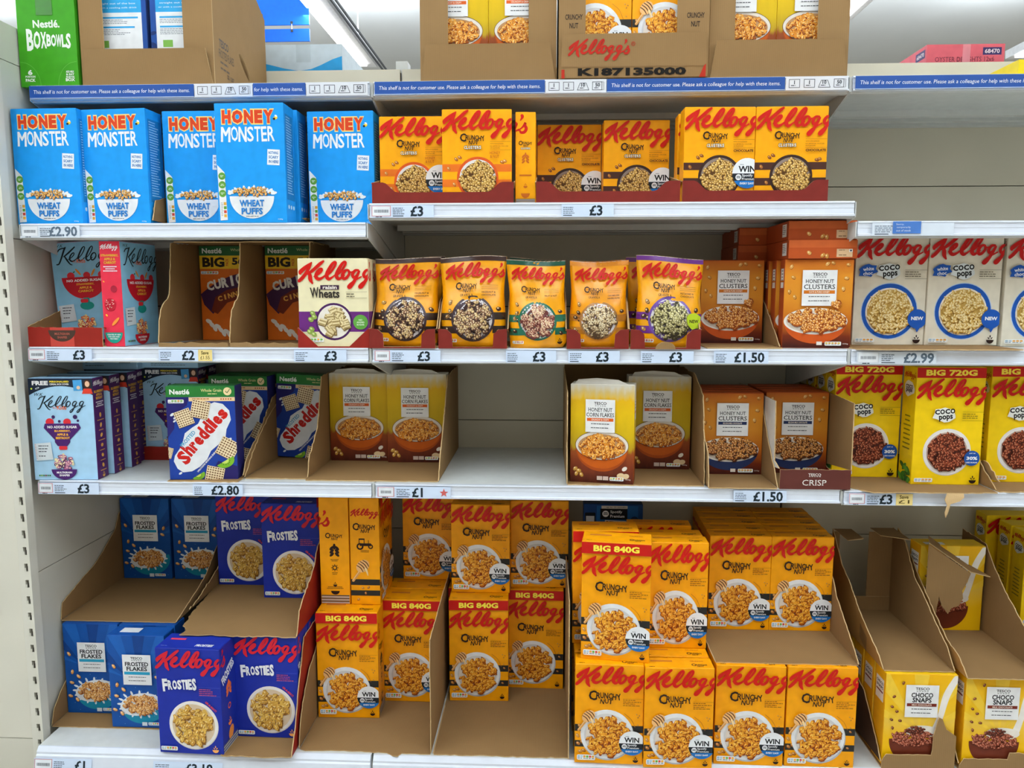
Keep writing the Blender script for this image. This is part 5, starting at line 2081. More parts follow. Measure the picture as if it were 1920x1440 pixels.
# ---- shelf 3, right bay
tray('torn brown tray under the white chocolate boxes', 2.350, 2.790, -.020, .42, Z3, left=[(.12, Z3 + .01), (.16, Z3 + .05), (.42, Z3 + .07)], amp=.004, step=.012, fl_front=[(2.350, -.008), (2.42, -.024), (2.60, -.018), (2.70, -.022), (2.790, -.016)])
g = 'cream white chocolate cereal boxes'
place('whitepops', 2.4985, .150, Z3 + FT, .03, 'cream white chocolate cereal box with blue bowl, first from the left', g)
place('whitepops', 2.7085, .150, Z3 + FT, .02, 'cream white chocolate cereal box with blue bowl, second from the left', g)
place('whitepops', 2.926, .150, Z3, .02, 'cream white chocolate cereal box cut by the right frame edge', g)

# ---- shelf 4, left bay
g = 'pale blue blueberry cereal boxes'
place('kids_blue', .0845, .0075, Z4, .06, 'front pale blue blueberry cereal box with free offer banner', g)
place('kids_blue', .0915, .085, Z4, .05, 'pale blue blueberry box just behind the front one, purple side showing', g)
place('kids_blue', .0980, .172, Z4, .05, 'pale blue blueberry box third back in the left row', g)
place('kids_blue', .2665, .300, Z4 + FT, .02, 'pale blue blueberry box at the back behind the frosted wheat box', g)
place('kids_blue', .0800, .262, Z4, .02, 'pale blue blueberry box fourth back in the left row, top edge showing', g)
place('kids_blue', .2640, .385, Z4 + FT, .02, 'pale blue blueberry box behind the back one, purple side edge showing', g)
tray('low red tray under the back blueberry boxes', .152, .372, .290, .52, Z4, front=[(.152, Z4 + .045), (.372, Z4 + .045)], left=[(.29, Z4 + .045), (.52, Z4 + .05)], outside=CRED, amp=.0008)
g = 'pale blue boxes lying flat'
place('kids_flat', .090, .255, Z4 + .3035, 0, 'pale blue box lying flat on the left row of blueberry boxes', g)
place('kids_flat_back', .276, .285, Z4 + .3065, 0, 'pale blue box lying flat on the back blueberry boxes, end with colour dots', g)
tray('torn brown tray with a curved wall around the front frosted wheat boxes', .392, .600, .000, .46, Z4, right=[(.040, Z4 + .012), (.060, Z4 + .045), (.111, Z4 + .08), (.20, Z4 + .13), (.31, Z4 + .21), (.46, Z4 + .24)], amp=.004, step=.012, seed=3)
tray('empty-fronted brown tray under the leaning frosted wheat box', .606, .788, .045, .47, Z4, left=[(.045, Z4 + .006), (.12, Z4 + .07), (.25, Z4 + .15), (.47, Z4 + .24)], back=[(.606, Z4 + .25), (.788, Z4 + .25)], amp=.003, seed=4)
g = 'dark blue frosted wheat boxes'
place('shred', .4930, .020, Z4 + FT, .10, 'front dark blue frosted wheat box with white splash lettering', g)
place('shred', .4970, .285, Z4 + FT, -.04, 'dark blue frosted wheat box behind the front one', g)
place('shred', .6960, .325, Z4 + FT + .0005, -.02, 'dark blue frosted wheat box leaning right in the next tray', g, roll=.05)
place('shred', .4990, .365, Z4 + FT, 0, 'third dark blue frosted wheat box at the back, green top showing', g)
tray('brown corn flakes tray across the bay divider with two boxes at the back', .792, 1.184, .030, .535, Z4, left=[(.055, Z4 + .004), (.075, Z4 + .06), (.169, Z4 + .137), (.224, Z4 + .288), (.535, Z4 + .293)], right=[(.030, Z4 + .004), (.057, Z4 + .05), (.10, Z4 + .10), (.20, Z4 + .21), (.259, Z4 + .287), (.535, Z4 + .293)], back=[(.792, Z4 + .293), (1.184, Z4 + .293)], amp=.0035, seed=6)
g = 'yellow honey nut corn flakes boxes'
place('corn', .8910, .292, Z4 + FT, .0, 'yellow corn flakes box, left in the tray across the bay divider', g)
place('corn', 1.0835, .275, Z4 + FT, .02, 'yellow corn flakes box, right in the tray across the bay divider', g)

# ---- shelf 4, middle bay
tray('brown corn flakes tray with torn left wall and an opened box in front', 1.561, 1.950, .012, .50, Z4, left=[(.012, Z4 + .004), (.020, Z4 + .08), (.03, Z4 + .11), (.018, Z4 + .16), (.03, Z4 + .268), (.50, Z4 + .293)], right=[(.018, Z4 + .004), (.03, Z4 + .10), (.066, Z4 + .255), (.203, Z4 + .303), (.50, Z4 + .303)], back=[(1.561, Z4 + .303), (1.950, Z4 + .303)], amp=.004, seed=8)
place('corn', 1.6590, .028, Z4 + FT, -.17, 'yellow corn flakes box with torn open top, furthest forward beside the empty gap', g, sx=.95)
place('corn', 1.8480, .215, Z4 + FT, -.03, 'yellow corn flakes box with raised white flap, behind the torn open one', g, sz=1.01)
tray('brown tray with low front around the left chocolate cluster boxes', 1.960, 2.150, -.008, .47, Z4, left=[(-.008, Z4 + .004), (.0, Z4 + .06), (.012, Z4 + .10), (.16, Z4 + .19), (.47, Z4 + .2)], right=[(-.008, Z4 + .004), (.03, Z4 + .05), (.099, Z4 + .112), (.183, Z4 + .222), (.47, Z4 + .23)], amp=.0025, seed=9)
t = tray('dark brown tray lettered crisp, with a white inner wall', 2.157, 2.353, -.002, .47, Z4, left=[(-.002, Z4 + .058), (.046, Z4 + .07), (.056, Z4 + .242), (.47, Z4 + .245)], right=[(-.002, Z4 + .055), (.0, Z4 + .245), (.232, Z4 + .25), (.47, Z4 + .25)], front=[(2.157, Z4 + .056), (2.353, Z4 + .056)], outside=CRISP_, amp=.0008, lout=CWHITE, seed=10)
a = Art(.196, .056, lambda X, Z, q: (X, -.003 - q, Z))
a.part = 'lettering'
a.text('#f0ece6', 'TESCO', .49, a.A * .25, .18, .036, bold=.02)
for k in range(5):
    a.rect('#f0ece6', .41 + .036 * k, a.A * .335, .432 + .036 * k, a.A * .36)
a.text('#f4f0ea', 'CRISP', .49, a.A * .66, .34, .085, bold=.0, serif=True)
a.build(t)
g = 'orange chocolate cluster boxes'
for k in range(4):
    place('nutclu_choc', 2.0555, .155 + .056 * k, Z4 + FT, .0, ('front orange-brown chocolate cluster box in the plain brown tray', 'second chocolate cluster box back in the plain brown tray, top showing', 'third chocolate cluster box back in the plain brown tray', 'rearmost chocolate cluster box in the plain brown tray')[k], g)
for k in range(4):
    place('nutclu_choc', 2.2555, .178 + .056 * k, Z4 + FT, .0, ('front orange-brown chocolate cluster box behind the dark crisp lip', 'second chocolate cluster box back behind the crisp lip, top showing', 'third chocolate cluster box back behind the crisp lip', 'rearmost chocolate cluster box behind the crisp lip')[k], g)

# ---- shelf 4, right bay
ZY = Z4 - .004
tray('torn brown tray of yellow cocoa cereal boxes, paper strip hanging over the rail', 2.357, 2.752, -.002, .50, ZY, left=[(.02, ZY + .006), (.10, ZY + .02), (.50, ZY + .05)], right=[(-.002, ZY + .008), (.03, ZY + .03), (.12, ZY + .09), (.3, ZY + .13), (.50, ZY + .15)], fl_front=[(2.357, .045), (2.385, .0), (2.41, -.026), (2.5, -.018), (2.62, -.021), (2.752, -.014)], amp=.004, lout=CRED)
tr = [o for o in bpy.data.objects if o.name.startswith('cardboard_tray')][-1]
mb = MB()
mb.prism([(.055, -.021, .001), (.10, -.021, .001), (.098, -.028, -.008), (.085, -.031, -.018), (.06, -.032, -.026), (.054, -.033, -.052), (.049, -.033, -.064), (.046, -.0325, -.05), (.052, -.031, -.03), (.046, -.028, -.015)], (0, -.002, 0), CBE, CBE, CBE)
mb.build('torn_strip', tr)
tray('second torn brown tray of cocoa cereal at the right frame edge', 2.764, 3.15, -.002, .50, ZY, left=[(-.002, ZY + .03), (.06, ZY + .07), (.5, ZY + .10)], amp=.004, seed=5)
g = 'red-lettered yellow cocoa cereal boxes'
place('cocoa', 2.4545, .155, ZY + FT, -.01, 'red-lettered yellow cocoa cereal box set back beside the crisp tray', g)
place('cocoa', 2.6490, .070, ZY + FT, .0, 'red-lettered yellow cocoa cereal box in front with its left side showing', g)
place('cocoa', 2.8800, .110, ZY + FT, .0, 'red-lettered yellow cocoa cereal box cut by the right frame edge', g)
place('cocoa', 2.4570, .245, ZY + FT, .0, 'red-lettered yellow cocoa cereal box second back behind the crisp tray, side showing', g)
place('cocoa', 2.4545, .335, ZY + FT, .0, 'red-lettered yellow cocoa cereal box third back behind the crisp tray, side showing', g)

# ---- bottom, left bay
tray('brown tray of shop-brand frosted flakes on the bottom shelf, curved left wall', -.020, .338, .012, .48, ZB, left=[(.012, ZB + .004), (.03, ZB + .05), (.07, ZB + .09), (.16, ZB + .15), (.48, ZB + .25)], amp=.001, th=.0025)
g = 'blue frosted flakes boxes'
place('frosted', .0715, .090, ZB + FT, .0, 'blue frosted flakes box, lower left, set back in its tray', g)
place('frosted', .2575, .016, ZB + FT, -.01, 'blue frosted flakes box, lower front, beside the royal blue box', g)
place('frosted', .2550, .090, ZB + FT, .0, 'blue frosted flakes box hidden behind the lower front one, top showing', g)
tray('lower brown and red tray of royal blue frosted flakes', .384, .770, -.116, .45, ZB, right=[(-.116, ZB + .004), (-.08, ZB + .06), (-.03, ZB + .18), (.03, ZB + .30), (.45, ZB + .31)], rout=CRED, rin=M('#80201a', rough=.5), amp=.0025, seed=4, fl_front=[(.44, -.02), (.55, -.10), (.57, -.116), (.62, -.112), (.69, -.118), (.77, -.112)])
g = 'royal blue frosted flakes boxes'
place('frost_blue', .4755, -.106, ZB + .0005, -.04, 'royal blue box standing furthest forward on the bottom shelf', g)
place('frost_blue', .6700, -.018, ZB + FT, -.02, 'royal blue box in the lower tray under the overhanging cardboard', g)
place('frost_blue', .6720, .085, ZB + FT, .0, 'royal blue box second back in the lower tray, right side showing', g)
z1 = ZB + FT + .2985
tray('upper brown tray with a sweeping left wall holding two frosted flakes boxes', -.028, .340, .105, .535, z1, left=[(.105, z1 + .004), (.117, z1 + .055), (.206, z1 + .085), (.30, z1 + .115), (.346, z1 + .138), (.437, z1 + .196), (.46, z1 + .24), (.535, z1 + .30)], right=[(.105, z1 + .003), (.16, z1 + .02), (.25, z1 + .045), (.33, z1 + .075), (.42, z1 + .14), (.535, z1 + .20)], amp=.0012, th=.0025)
g = 'blue frosted flakes boxes'
place('frosted', .0645, .465, z1 + FT, .0, 'blue frosted flakes box, upper tray, left of two', g)
place('frosted', .2520, .465, z1 + FT, .0, 'blue frosted flakes box, upper tray, right of two', g)
z2 = ZB + FT + .3215
tray('upper torn brown tray with red right wall, royal blue boxes at its back', .366, .768, -.030, .47, z2, left=[(.15, z2 + .003), (.20, z2 + .012), (.34, z2 + .05), (.47, z2 + .09)], right=[(-.030, z2 + .004), (.0, z2 + .07), (.06, z2 + .10), (.15, z2 + .145), (.20, z2 + .20), (.47, z2 + .30)], rout=CRED, rin=M('#80201a', rough=.5), fl_front=[(.366, .36), (.372, .25), (.384, .12), (.397, .06), (.40, .03), (.425, .0), (.418, -.03), (.50, -.026), (.58, -.034), (.70, -.03), (.768, -.032)], amp=.0045, step=.012, seed=9)
place('frost_blue', .4660, .362, z2 + FT, .0, 'royal blue box in the upper tray, left and further back', 'royal blue frosted flakes boxes')
place('frost_blue', .6640, .255, z2 + FT, .0, 'royal blue box in the upper tray, right and nearer', 'royal blue frosted flakes boxes')

# ---- bottom, middle bay
wl = [(-.072, ZB + .006), (-.060, ZB + .06), (-.03, ZB + .12), (.04, ZB + .19), (.20, ZB + .26), (.50, ZB + .34)]
wm = [(-.076, ZB + .004), (-.072, ZB + .15), (-.078, ZB + .25), (-.070, ZB + .345), (.10, ZB + .360), (.21, ZB + .372), (.50, ZB + .38)]
wr = [(-.088, ZB + .004), (-.082, ZB + .10), (-.088, ZB + .2), (-.07, ZB + .30), (-.055, ZB + .46), (.30, ZB + .46), (.50, ZB + .46)]
tray('brown tray of big orange nut flakes boxes, left of the shared torn wall', .782, 1.168, -.074, .50, ZB, left=wl, right=wm, amp=.0025, step=.012, seed=2, fl_front=[(.782, -.070), (.80, -.078), (.90, -.074), (1.04, -.078), (1.06, -.092), (1.075, -.094), (1.085, -.078), (1.168, -.08)], th=.0025)
tray('brown tray of big orange nut flakes boxes, right half with bare front floor', 1.178, 1.566, -.080, .50, ZB, right=wr, back=[(1.178, ZB + .36), (1.566, ZB + .36)], amp=.003, step=.012, seed=3, left=[(-.078, ZB + .003), (.1, ZB + .003), (.5, ZB + .004)])
g = 'big orange nut flakes boxes'
place('big_win', .8840, .100, ZB + FT, .02, 'big orange nut flakes box, lower left by the red tray wall', g)
place('big_win', 1.0690, .205, ZB + FT, -.01, 'big orange nut flakes box half hidden by the torn cardboard wall', g)
place('big', 1.2840, .2185, ZB + FT, .025, 'big orange nut flakes box without badge, just right of the torn wall', g)
place('big', 1.4640, .309, ZB + FT, -.02, 'big orange nut flakes box without badge, deepest on the right', g)
place('big_win', 1.0690, .305, ZB + FT, .0, 'big orange nut flakes box behind the half hidden one, top showing', g)
place('big_win', 1.2700, .320, ZB + FT, .0, 'big orange nut flakes box behind the one right of the torn wall', g)
place('big_win', .8740, .200, ZB + FT, .0, 'big orange nut flakes box behind the lower left one', g)
zu = ZB + FT + .3465
place('big', .7880, .258, zu, -pi / 2, 'big orange box turned sideways, side with wheat symbols and grey stripes', g)
place('big_win', .9780, .258, zu, pi / 2, 'big orange box turned sideways, side with tractor symbol', g)
g = 'orange nut flakes boxes'
place('crunchy_win', 1.1060, .385, zu, .0, 'orange nut flakes box on the upper level, shaded and furthest back', g)
place('crunchy_win', 1.2860, .276, zu, -.02, 'orange nut flakes box on the upper level, middle and nearest', g)
place('crunchy_win', 1.4790, .330, zu, .0, 'orange nut flakes box on the upper level, right by the bay gap', g)
place('crunchy_win', 1.6805, -.099, ZB, -.02, 'orange nut flakes box, first of the front bottom row', g)
place('crunchy_win', 1.8740, -.110, ZB, .02, 'orange nut flakes box, second of the front bottom row', g)
place('crunchy_win', 2.0755, -.088, ZB, -.02, 'orange nut flakes box, third of the front bottom row', g)
place('crunchy', 2.2730, -.088, ZB, -.005, 'orange nut flakes box without badge, last of the front bottom row', g)
zd = ZB + .2970
place('big_win', 1.6960, -.076, zd, -.12, 'big orange nut flakes box standing on the front bottom row', 'big orange nut flakes boxes')
place('big_win', 1.6750, .030, zd, .0, 'big orange nut flakes box behind the one on the bottom row', 'big orange nut flakes boxes')
place('crunchy', 1.6800, -.020, ZB, .0, 'orange nut flakes box behind the first of the bottom row', g)
place('crunchy', 1.6780, .060, ZB, .0, 'orange nut flakes box third back at the left of the bottom row', g)
place('crunchy_win', 1.8720, -.040, ZB, .0, 'orange nut flakes box behind the second of the bottom row, top showing', g)
place('crunchy_win', 1.8720, .030, ZB, .0, 'orange nut flakes box third back behind the second of the bottom row', g)
place('crunchy_win', 1.8720, .100, ZB, .0, 'orange nut flakes box fourth back behind the second of the bottom row', g)
place('crunchy_win', 1.8830, .012, zd, .0, 'taller orange nut flakes box on the second stack, left of the upper tray', g, sz=1.075, sx=.90)
place('crunchy', 1.8700, .080, zd, .01, 'orange nut flakes box behind the taller one, top showing', g, sz=1.07)
place('crunchy', 1.8480, .152, ZB + .297, -.02, 'orange nut flakes box third back in the second stack, top showing', g, sz=1.10)
tray('upper brown tray on the bottom row holding orange nut flakes boxes', 1.980, 2.372, -.076, .47, zd, left=[(-.076, zd + .003), (.47, zd + .01)], right=[(-.076, zd + .004), (-.046, zd + .03), (.013, zd + .067), (.109, zd + .13), (.13, zd + .16), (.20, zd + .22), (.47, zd + .26)], amp=.0018, seed=6)
for row, x in (('left', 2.0925), ('right', 2.2785)):
    for k in range(5):
        place('crunchy_win', x + .002 * k, .139 + .066 * k, zd + FT, .0, 'orange nut flakes box, %s row of the upper tray, %s' % (row, ('front', 'second back', 'third back', 'fourth back', 'rearmost')[k]), g, sx=.965)
place('crunchy', 2.0755, -.018, ZB, .0, 'orange nut flakes box hidden behind the third of the bottom row', g)
place('crunchy', 2.2730, -.018, ZB, .0, 'orange nut flakes box hidden behind the last of the bottom row', g)
place('promo', 1.7190, .300, zd, .0, 'navy promotional pack back at the rear above the orange boxes', 'navy promotional packs')
place('crunchy', 1.7190, .330, ZB, .0, 'orange nut flakes box under the navy promotional pack', g)

# ---- bottom, right bay: chocolate rice
g = 'yellow chocolate rice boxes'
for i, (xa, xb, lab) in enumerate(((2.448, 2.648, 'lower left brown tray of chocolate rice with torn right corner'), (2.662, 2.872, 'lower right brown tray of chocolate rice at the frame edge'))):
    f = [(xa, ZB + .02), (xa + .012, ZB + .042), (xa + .135, ZB + .042), (xa + .138, ZB + .10), (xa + .150, ZB + .155), (xa + .160, ZB + .150), (xa + .172, ZB + .12), (xb, ZB + .10)] if i == 0 else [(xa, ZB + .015), (xa + .012, ZB + .035), (xa + .13, ZB + .035), (xa + .135, ZB + .055), (xb, ZB + .055)]
    tray(lab, xa, xb, -.083, .40, ZB, left=[(-.083, ZB + .02), (-.06, ZB + .05), (.05, ZB + .16), (.40, ZB + .24)], right=[(-.083, ZB + .06), (.05, ZB + .16), (.40, ZB + .24)], front=f, amp=.0015, seed=i, lout=card('#4a3628'), group='trays of chocolate rice')
for k in range(4):
    place('snaps', 2.5500, -.074 + .078 * k, ZB + FT, .0, ('yellow chocolate rice box in the lower left tray, front', 'yellow chocolate rice box second back in the lower left tray', 'yellow chocolate rice box third back in the lower left tray', 'yellow chocolate rice box fourth back in the lower left tray')[k], g)
place('snaps', 2.7685, -.076, ZB + FT, .0, 'yellow chocolate rice box in the lower right tray, front', g)
for k in range(3):
    place('snaps', 2.7685, .002 + .078 * k, ZB + FT, .0, ('yellow chocolate rice box second back in the lower right tray', 'yellow chocolate rice box third back in the lower right tray', 'yellow chocolate rice box fourth back in the lower right tray')[k], g)
zs_ = ZB + FT + .2745
pl = [(-.062, zs_ + .004), (-.03, zs_ + .03), (.05, zs_ + .065), (.12, zs_ + .10), (.20, zs_ + .155), (.272, zs_ + .19), (.33, zs_ + .25), (.36, zs_ + .28)]
t = tray('empty upper brown tray with sweeping side walls, left of two', 2.450, 2.642, -.064, .36, zs_, left=pl, right=[(-.064, zs_ + .004), (-.02, zs_ + .05), (.051, zs_ + .09), (.12, zs_ + .135), (.202, zs_ + .18), (.27, zs_ + .265), (.36, zs_ + .285)], amp=.0018, seed=3, group='trays of chocolate rice', lout=card('#a8793f'))
mb = MB()
for xa, xb in ((-.096, -.075), (.02, .096)):
    mb.prism([(xa, .422, .003), (xb, .422, .003), (xb, .422, .27), (xa, .422, .27)], (0, .003, 0), CBI, CB, CBE)
mb.prism([(-.096, .4215, .003), (.096, .4215, .003), (.096, .4215, .05), (-.096, .4215, .05)], (0, -.003, 0), CB, CBI, CBE)
mb.prism([(.02, .34, .283), (.096, .30, .283), (.096, .42, .283), (.02, .42, .283)], (0, 0, .002), CB, CBI, CBE)
mb.prism([(-.096, .30, .278), (-.04, .32, .278), (-.04, .42, .278), (-.096, .42, .278)], (0, 0, .002), CB, CBI, CBE)
mb.build('back_flap', t)
a = Art(.42, .3, lambda X, Z, q: (-.096 - .003 - q, .21 - X, Z))
a.part = 'barcode_print'
for k in range(9):
    a.rect('#4a3320', .60 + .014 * k, .56 + .02 * k * .3, .606 + .014 * k, .66 + .02 * k * .3)
a.build(t)
t = tray('upper brown tray with a torn inner board and one yellow box, right of two', 2.660, 2.866, -.100, .36, zs_, left=[(-.10, zs_ + .004), (-.056, zs_ + .04), (.016, zs_ + .06), (.10, zs_ + .11), (.188, zs_ + .17), (.31, zs_ + .262), (.36, zs_ + .285)], right=[(-.10, zs_ + .004), (-.002, zs_ + .10), (.11, zs_ + .17), (.18, zs_ + .23), (.223, zs_ + .278), (.36, zs_ + .285)], amp=.002, seed=5, group='trays of chocolate rice', lout=card('#a8793f'))
mb = MB()
cx = .0
mb.prism([(-.10, .262, .01), (-.10, .262, .295), (.03, .262, .205), (.018, .262, .17), (.008, .262, .15), (.012, .262, .125), (.0, .262, .10), (-.02, .262, .095), (-.03, .262, .075), (-.05, .262, .10), (-.06, .262, .13), (-.065, .262, .09), (-.07, .262, .03)], (0, .003, 0), CB, CBI, CBE)
mb.prism([(-.10, .262, .297), (.03, .262, .207), (.078, .245, .200), (.045, .31, .215), (-.07, .33, .297)], (0, 0, .003), CB, CBI, CBE)
mb.build('torn_board', t)
place('snaps', 2.7600, .208, zs_ + FT, .0, 'yellow chocolate rice box behind the torn board in the upper right tray', g)
tray('low brown tray stacked at the far right under the cocoa cereal boxes', 2.878, 3.25, .10, .525, zs_, left=[(.10, zs_ + .01), (.52, zs_ + .03)], group='trays of chocolate rice', amp=.001)
for k in range(3):
    place('snaps', 3.05, .11 + .09 * k, ZB, .0, 'yellow chocolate rice box under the far right tray, %s' % ('front', 'middle', 'rear')[k], g)
g = 'red-lettered yellow cocoa cereal boxes'
place('cocoa_small', 3.104, .255, zs_ + FT, -.03, 'red-lettered yellow cocoa cereal box on the bottom right stack, front, side showing', g)
place('cocoa_small', 3.103, .335, zs_ + FT, -.03, 'red-lettered yellow cocoa cereal box on the bottom right stack, second back', g)
place('cocoa_small', 3.078, .430, zs_ + FT, -.02, 'red-lettered yellow cocoa cereal box on the bottom right stack, rearmost', g, sz=1.02)

# ------------------------------------------------------------------ top shelf
# green case
t = thing('green_case', 'green case with white lettering at the left end of the top shelf', 'box', (.0570, .100, ZT), .0)
w, h, d = .172, .30, .40
mb = MB()
mb.box((-w / 2, 0, 0), (w / 2, d, h), M('#3f9a1c', rough=.4))
o = mb.build('carton', t)
a = Art(w, h)
A = a.A
a.part = 'lettering'
a.text('#eef4ea', 'Nestlé.', .50, A * .42, .46, .125, bold=.03)
x = .14
for k, (ch, wd, hh) in enumerate(zip('BOXBOWLS', (.13, .13, .11, .085, .095, .105, .08, .09), (.36, .29, .27, .20, .20, .20, .21, .25))):
    a.text('#f2f6ee', ch, x + wd / 2, A * (.565 + .002 * k), wd * .92, hh * .98, bold=.04, rot=.03 * (k % 2))
    x += wd - .008
a.text('#eef4ea', '6',   .17, A * .865, .08, .085, bold=.05)
a.text('#eef4ea', 'PORTION', .17, A * .905, .17, .035, bold=.03)
a.text('#eef4ea', 'PACK', .17, A * .938, .17, .05, bold=.04)
for k, s in enumerate(('ADD MILK', '& EAT', 'FROM THE', 'BOX')):
    a.text('#eef4ea', s, .86, A * (.862 + .025 * k), (.14, .14, .14, .16)[k], (.034, .034, .034, .05)[k], bold=.04)
a.part = 'tape'
a.rect(M('#2f7a14', rough=.2), .34, 0, .62, A * .34)
a.part = 'tear_line'
for sg in (0, 1):
    pts = [((.02 + .33 * sin(k * .26)) if sg == 0 else 1 - (.02 + .33 * sin(k * .26)), A * 1.0 - .40 * cos(k * .26), .006) for k in range(7)]
    a.stroke('#6ab84a', pts, 2)
a.build(t)


def case(label, x0, x1, y0, y1, z, h, wx0, wx1, zl, side_cut=None, name='cardboard_case', lipx=None, lean=.012, pad=0):
    """open-fronted shipping case: front frame with a window, low lip, sides, back, floor"""
    cx = (x0 + x1) / 2
    t = thing(name, label, 'cardboard case', (cx, y0, z), 0, 'brown shipping cases on the top shelf')
    th = .004
    mb = MB()
    mb.box((x0 - cx, 0, 0), (x1 - cx, y1 - y0, th), CB)
    mb.build('floor_panel', t)
    if pad:
        mb = MB()
        mb.box((x0 + .008 - cx, .008, .0045), (x1 - .008 - cx, y1 - y0 - .008, pad), CBI)
        mb.build('base_pad', t)
    for xa, xb in ((x0, wx0), (wx1, x1)):
        mb = MB()
        mb.prism([(xa - cx, 0, .004), (xb - cx, 0, .004), (xb - cx, 0, h - .004), (xa - cx, 0, h)], (0, th, 0), CB, CBI, CBE)
        mb.build('front_flange', t)
    lx0, lx1 = lipx or (x0 + .012, x1 - .012)
    mb = MB()
    mb.prism([(x0 + .003 - cx, -.0005, .002), (x1 - .003 - cx, -.0005, .002), (lx1 - .006 - cx, -lean, zl - z), (lx0 + .006 - cx, -lean, zl - z)], (0, -th, 0), CBI, CB, CBE)
    mb.build('front_lip', t)
    mb = MB()
    mb.box((x0 + .012 - cx, -lean - .0065, zl - z - .075), (x1 - .02 - cx, -lean - .0045, zl - z - .073), CBE) if False else None
    for xx, dx in ((x0 - cx, th), (x1 - cx, -th)):
        mb = MB()
        top = side_cut if (side_cut and dx < 0) else [(0, h), (y1 - y0, h)]
        pts = [(xx, .004, .004)] + [(xx, max(.004, y), zz) for y, zz in top] + [(xx, y1 - y0, .004)]
        holes = []
        if side_cut and dx < 0:
            holes = [[(xx, .235 + .045 * cos(k * pi / 4) , .112 + .016 * sin(k * pi / 4) - .03 * cos(k * pi / 4)) for k in range(8)]]
        mb.prism(pts, (dx, 0, 0), CB, CBI, CBE, holes=holes)
        mb.build('side_panel', t)
    mb = MB()
    mb.box((x0 + .005 - cx, y1 - y0 - th, .004), (x1 - .005 - cx, y1 - y0, h - .02), CB)
    mb.build('back_panel', t)
    return t


t = case('brown case on the top shelf holding blue packs, angled side with a hand hole', .150, .540, .107, .535, ZT, .36, .219, .454, ZT + .100, side_cut=[(0, .36), (.36, .36), (.428, .32)])
a = Art(.42, .30, lambda X, Z, q: (.195 + q, .214 + X, Z))
a.part = 'case_lettering'
a.text('#3a2a1a', 'TESCO', .17, .40, .16, .055, bold=.03, rot=.0)
a.text('#3a2a1a', 'FROSTED FLAKES', .21, .47, .26, .055, bold=.0)
a.lines('#5a4630', .10, .52, 2, .2, .04, h=.014)
a.text('#4a3826', '22 / 207', .27, .60, .12, .03, bold=.03)
a.build(t)
place('blueback', .2450, .135, ZT + .004, .0, 'blue and white pack back, left in the brown case window', 'blue and white packs in the brown case')
place('blueback', .4350, .135, ZT + .004, .0, 'blue and white pack back, right in the brown case window', 'blue and white packs in the brown case')
case('left brown case of corn flakes on the middle bay top shelf', 1.138, 1.522, .100, .50, ZT, .36, 1.217, 1.444, ZT + .098, pad=.034)
place('corn', 1.2330, .125, ZT + .0345, .0, 'corn flakes box in the left top case, left of the pair', 'corn flakes boxes in the top cases')
place('corn', 1.4260, .125, ZT + .0345, .0, 'corn flakes box in the left top case, right of the pair', 'corn flakes boxes in the top cases')
case('right brown case of corn flakes on the middle bay top shelf', 1.946, 2.326, .100, .50, ZT, .36, 2.015, 2.241, ZT + .098, pad=.034)
place('corn', 2.0390, .125, ZT + .0345, .0, 'corn flakes box in the right top case, left of the pair', 'corn flakes boxes in the top cases')
place('corn', 2.2320, .125, ZT + .0345, .0, 'corn flakes box in the right top case, right of the pair', 'corn flakes boxes in the top cases')
t = case('brown case with red script lettering between the two corn flakes cases', 1.528, 1.942, .085, .50, ZT, .36, 1.602, 1.854, ZT + .116, lipx=(1.533, 1.937), lean=.010, pad=.042)
a = Art(.398, .116, lambda X, Z, q: (X, -.0046 - .010 * Z / .116 - q - .0005, Z))
A = a.A
a.part = 'case_lettering'
a.logo('#b8281a', .05, A * .12, .36, full=True)
a.ell('#b8281a', .495, A * .24, .014, hole=.75, n=14)
a.text('#b8281a', 'R', .495, A * .24, .009, .013)
a.text('#17130f', 'K187135000', .49, A * .86, .75, .052, bold=.05)
a.part = 'fold_line'
a.rect('#8a6a42', 0, A * .735, 1, A * .75)
a.part = 'red_corner'
a.rect('#b8321f', 0, A * .80, .022, A)
a.poly('#b8321f', [(.955, A), (.985, A * .75), (1, A * .70), (1, A)])
a.build(t)
a = Art(.398, .30, lambda X, Z, q: (X, -q, Z))
a.part = 'flange_lettering'
for u in (.085, .925):
    a.text('#2a211a', 'CRUNCHY', u, (.30 - .165) / .398, .12, .036, bold=.02)
    a.text('#2a211a', 'NUT', u, (.30 - .142) / .398, .06, .036, bold=.02)
a.build(t)
place('big_win', 1.6350, .112, ZT + .0425, .0, 'orange nut flakes box with badge in the middle top case, left', 'orange boxes in the middle top case')
place('big_win', 1.8290, .112, ZT + .0425, .0, 'orange nut flakes box in the middle top case, right', 'orange boxes in the middle top case')

# things beyond and above the back panel
t = thing('tissue_case', 'white case with a blue wave, behind the top shelf under the blue banner', 'box', (.560, .640, 2.138), 0)
w, d, h = .43, .36, .275
mb = MB()
mb.box((-w / 2, 0, 0), (w / 2, d, h), M('#c9d6dd', rough=.4))
mb.build('carton', t)
a = Art(w, h)
A = a.A
a.part = 'wave_print'
a.poly('#2a9bd6', [(0, .10), (.2, .115), (.4, .158), (.52, .188), (.64, .207), (.74, .195), (.82, .165), (.92, .12), (1, .095), (1, A), (0, A)])
a.part = 'tape'
a.rect(M('#b9c6cc', rough=.15), .62, 0, .74, A * .22)
a.build(t)
t = thing('snack_case', 'pink-red case with a navy number patch, behind the top shelf at the right', 'box', (2.915, .640, 2.138), 0)
w, d, h = .258, .40, .245
mb = MB()
mb.box((-w / 2, 0, 0), (w / 2, d, h), M('#d9616c', rough=.5))
mb.build('carton', t)
a = Art(w, h)
A = a.A
a.part = 'lettering'
a.rect('#3a2f62', .72, A * .045, .96, A * .145)
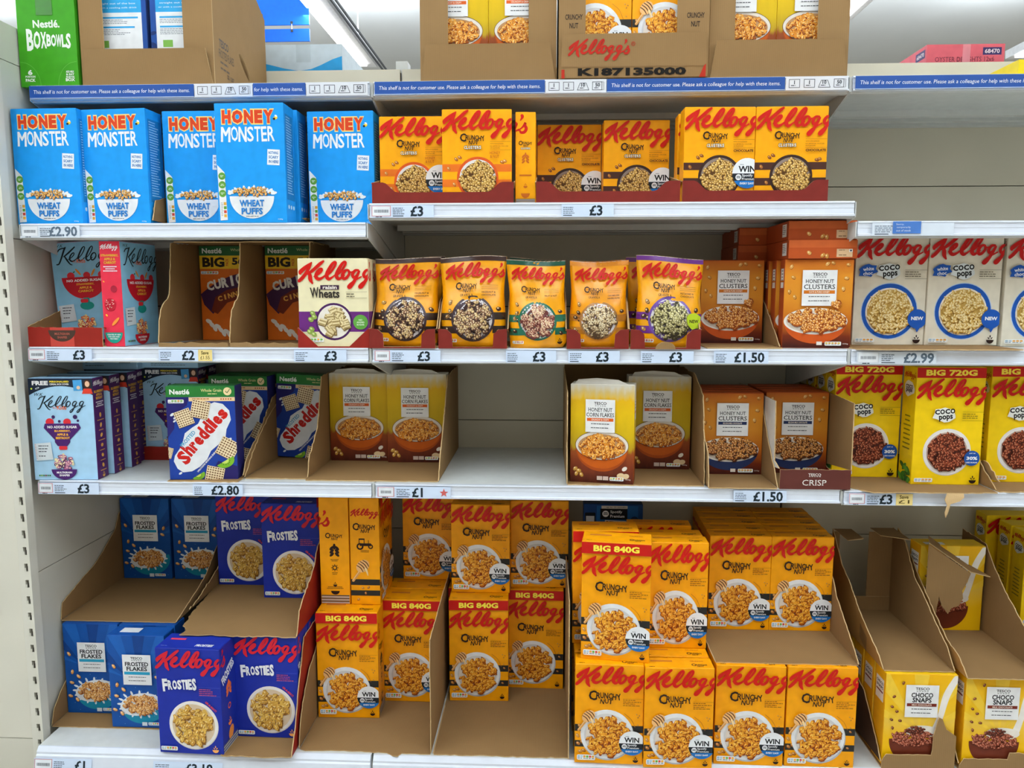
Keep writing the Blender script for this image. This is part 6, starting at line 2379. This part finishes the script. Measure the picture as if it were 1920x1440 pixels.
a.text('#e8d8dc', '68470', .84, A * .095, .19, .055, bold=.02, serif=True)
a.text('#6a2438', 'OYSTER DELIGHTS 12x6', .49, A * .20, .76, .060, bold=.0, serif=True)
a.lines('#8a3a4c', .3, A * .285, 1, .4, .02, h=.014)
a.part = 'tape'
a.rect(M('#e08a92', rough=.15), .46, 0, .56, A * .24)
a.build(t)
a = Art(d, h, lambda X, Z, q: (-w / 2 - q, d / 2 - X, Z))
a.part = 'side_lettering'
a.rect('#3a2f62', .80, .03, .97, .10)
a.text('#e8d8dc', '68470', .885, .065, .13, .035, bold=.02)
a.text('#3a2f62', 'BEST', .50, .12, .3, .08, bold=.03)
a.build(t)
t = thing('yellow_pack', 'yellow pack lying flat at the right end of the top shelf', 'box', (2.925, .15, ZT), 0)
mb = MB()
mb.box((-.11, 0, 0), (.11, .26, .055), M('#e8cc1a', rough=.4))
mb.build('carton', t)
a = Art(.22, .055)
a.part = 'lettering'
a.text('#8a5a14', 'CEREAL', .5, a.A * .5, .6, .1) if False else a.lines('#a8861a', .2, a.A * .4, 2, .6, .06, h=.02)
a.build(t)
# hanging banner
t = thing('hanging_banner', 'blue hanging sign with a pale gap and wire hook, above the left top shelf', 'sign', (-.20, 3.0, 3.158), 0)
mb = MB()
mb.box((-.30, 0, .102), (.158, .012, .44), M('#1f6fe0', rough=.35))
mb.build('upper_board', t)
mb = MB()
mb.box((-.30, 0, 0), (.158, .012, .077), M('#1a5fd0', rough=.35))
mb.build('lower_board', t)
mb = MB()
for zz in (.115, .066):
    mb.box((.036, -.004, zz - .008), (.052, .0, zz + .008), M('#3a4048', rough=.3))
mb.box((.042, -.004, .066), (.047, -.001, .115), M('#c9ccd0', rough=.3))
mb.build('hook', t)
mb = MB()
for x in (-.25, .11):
    mb.box((x, .004, .44), (x + .004, .008, .842), M('#8a8d92', rough=.3))
mb.build('hanger_wire', t)

for k, p in PROTO.items():
    if not p['used']:
        o = p['o']
        for c in list(o.children):
            bpy.data.objects.remove(c)
        bpy.data.objects.remove(o)
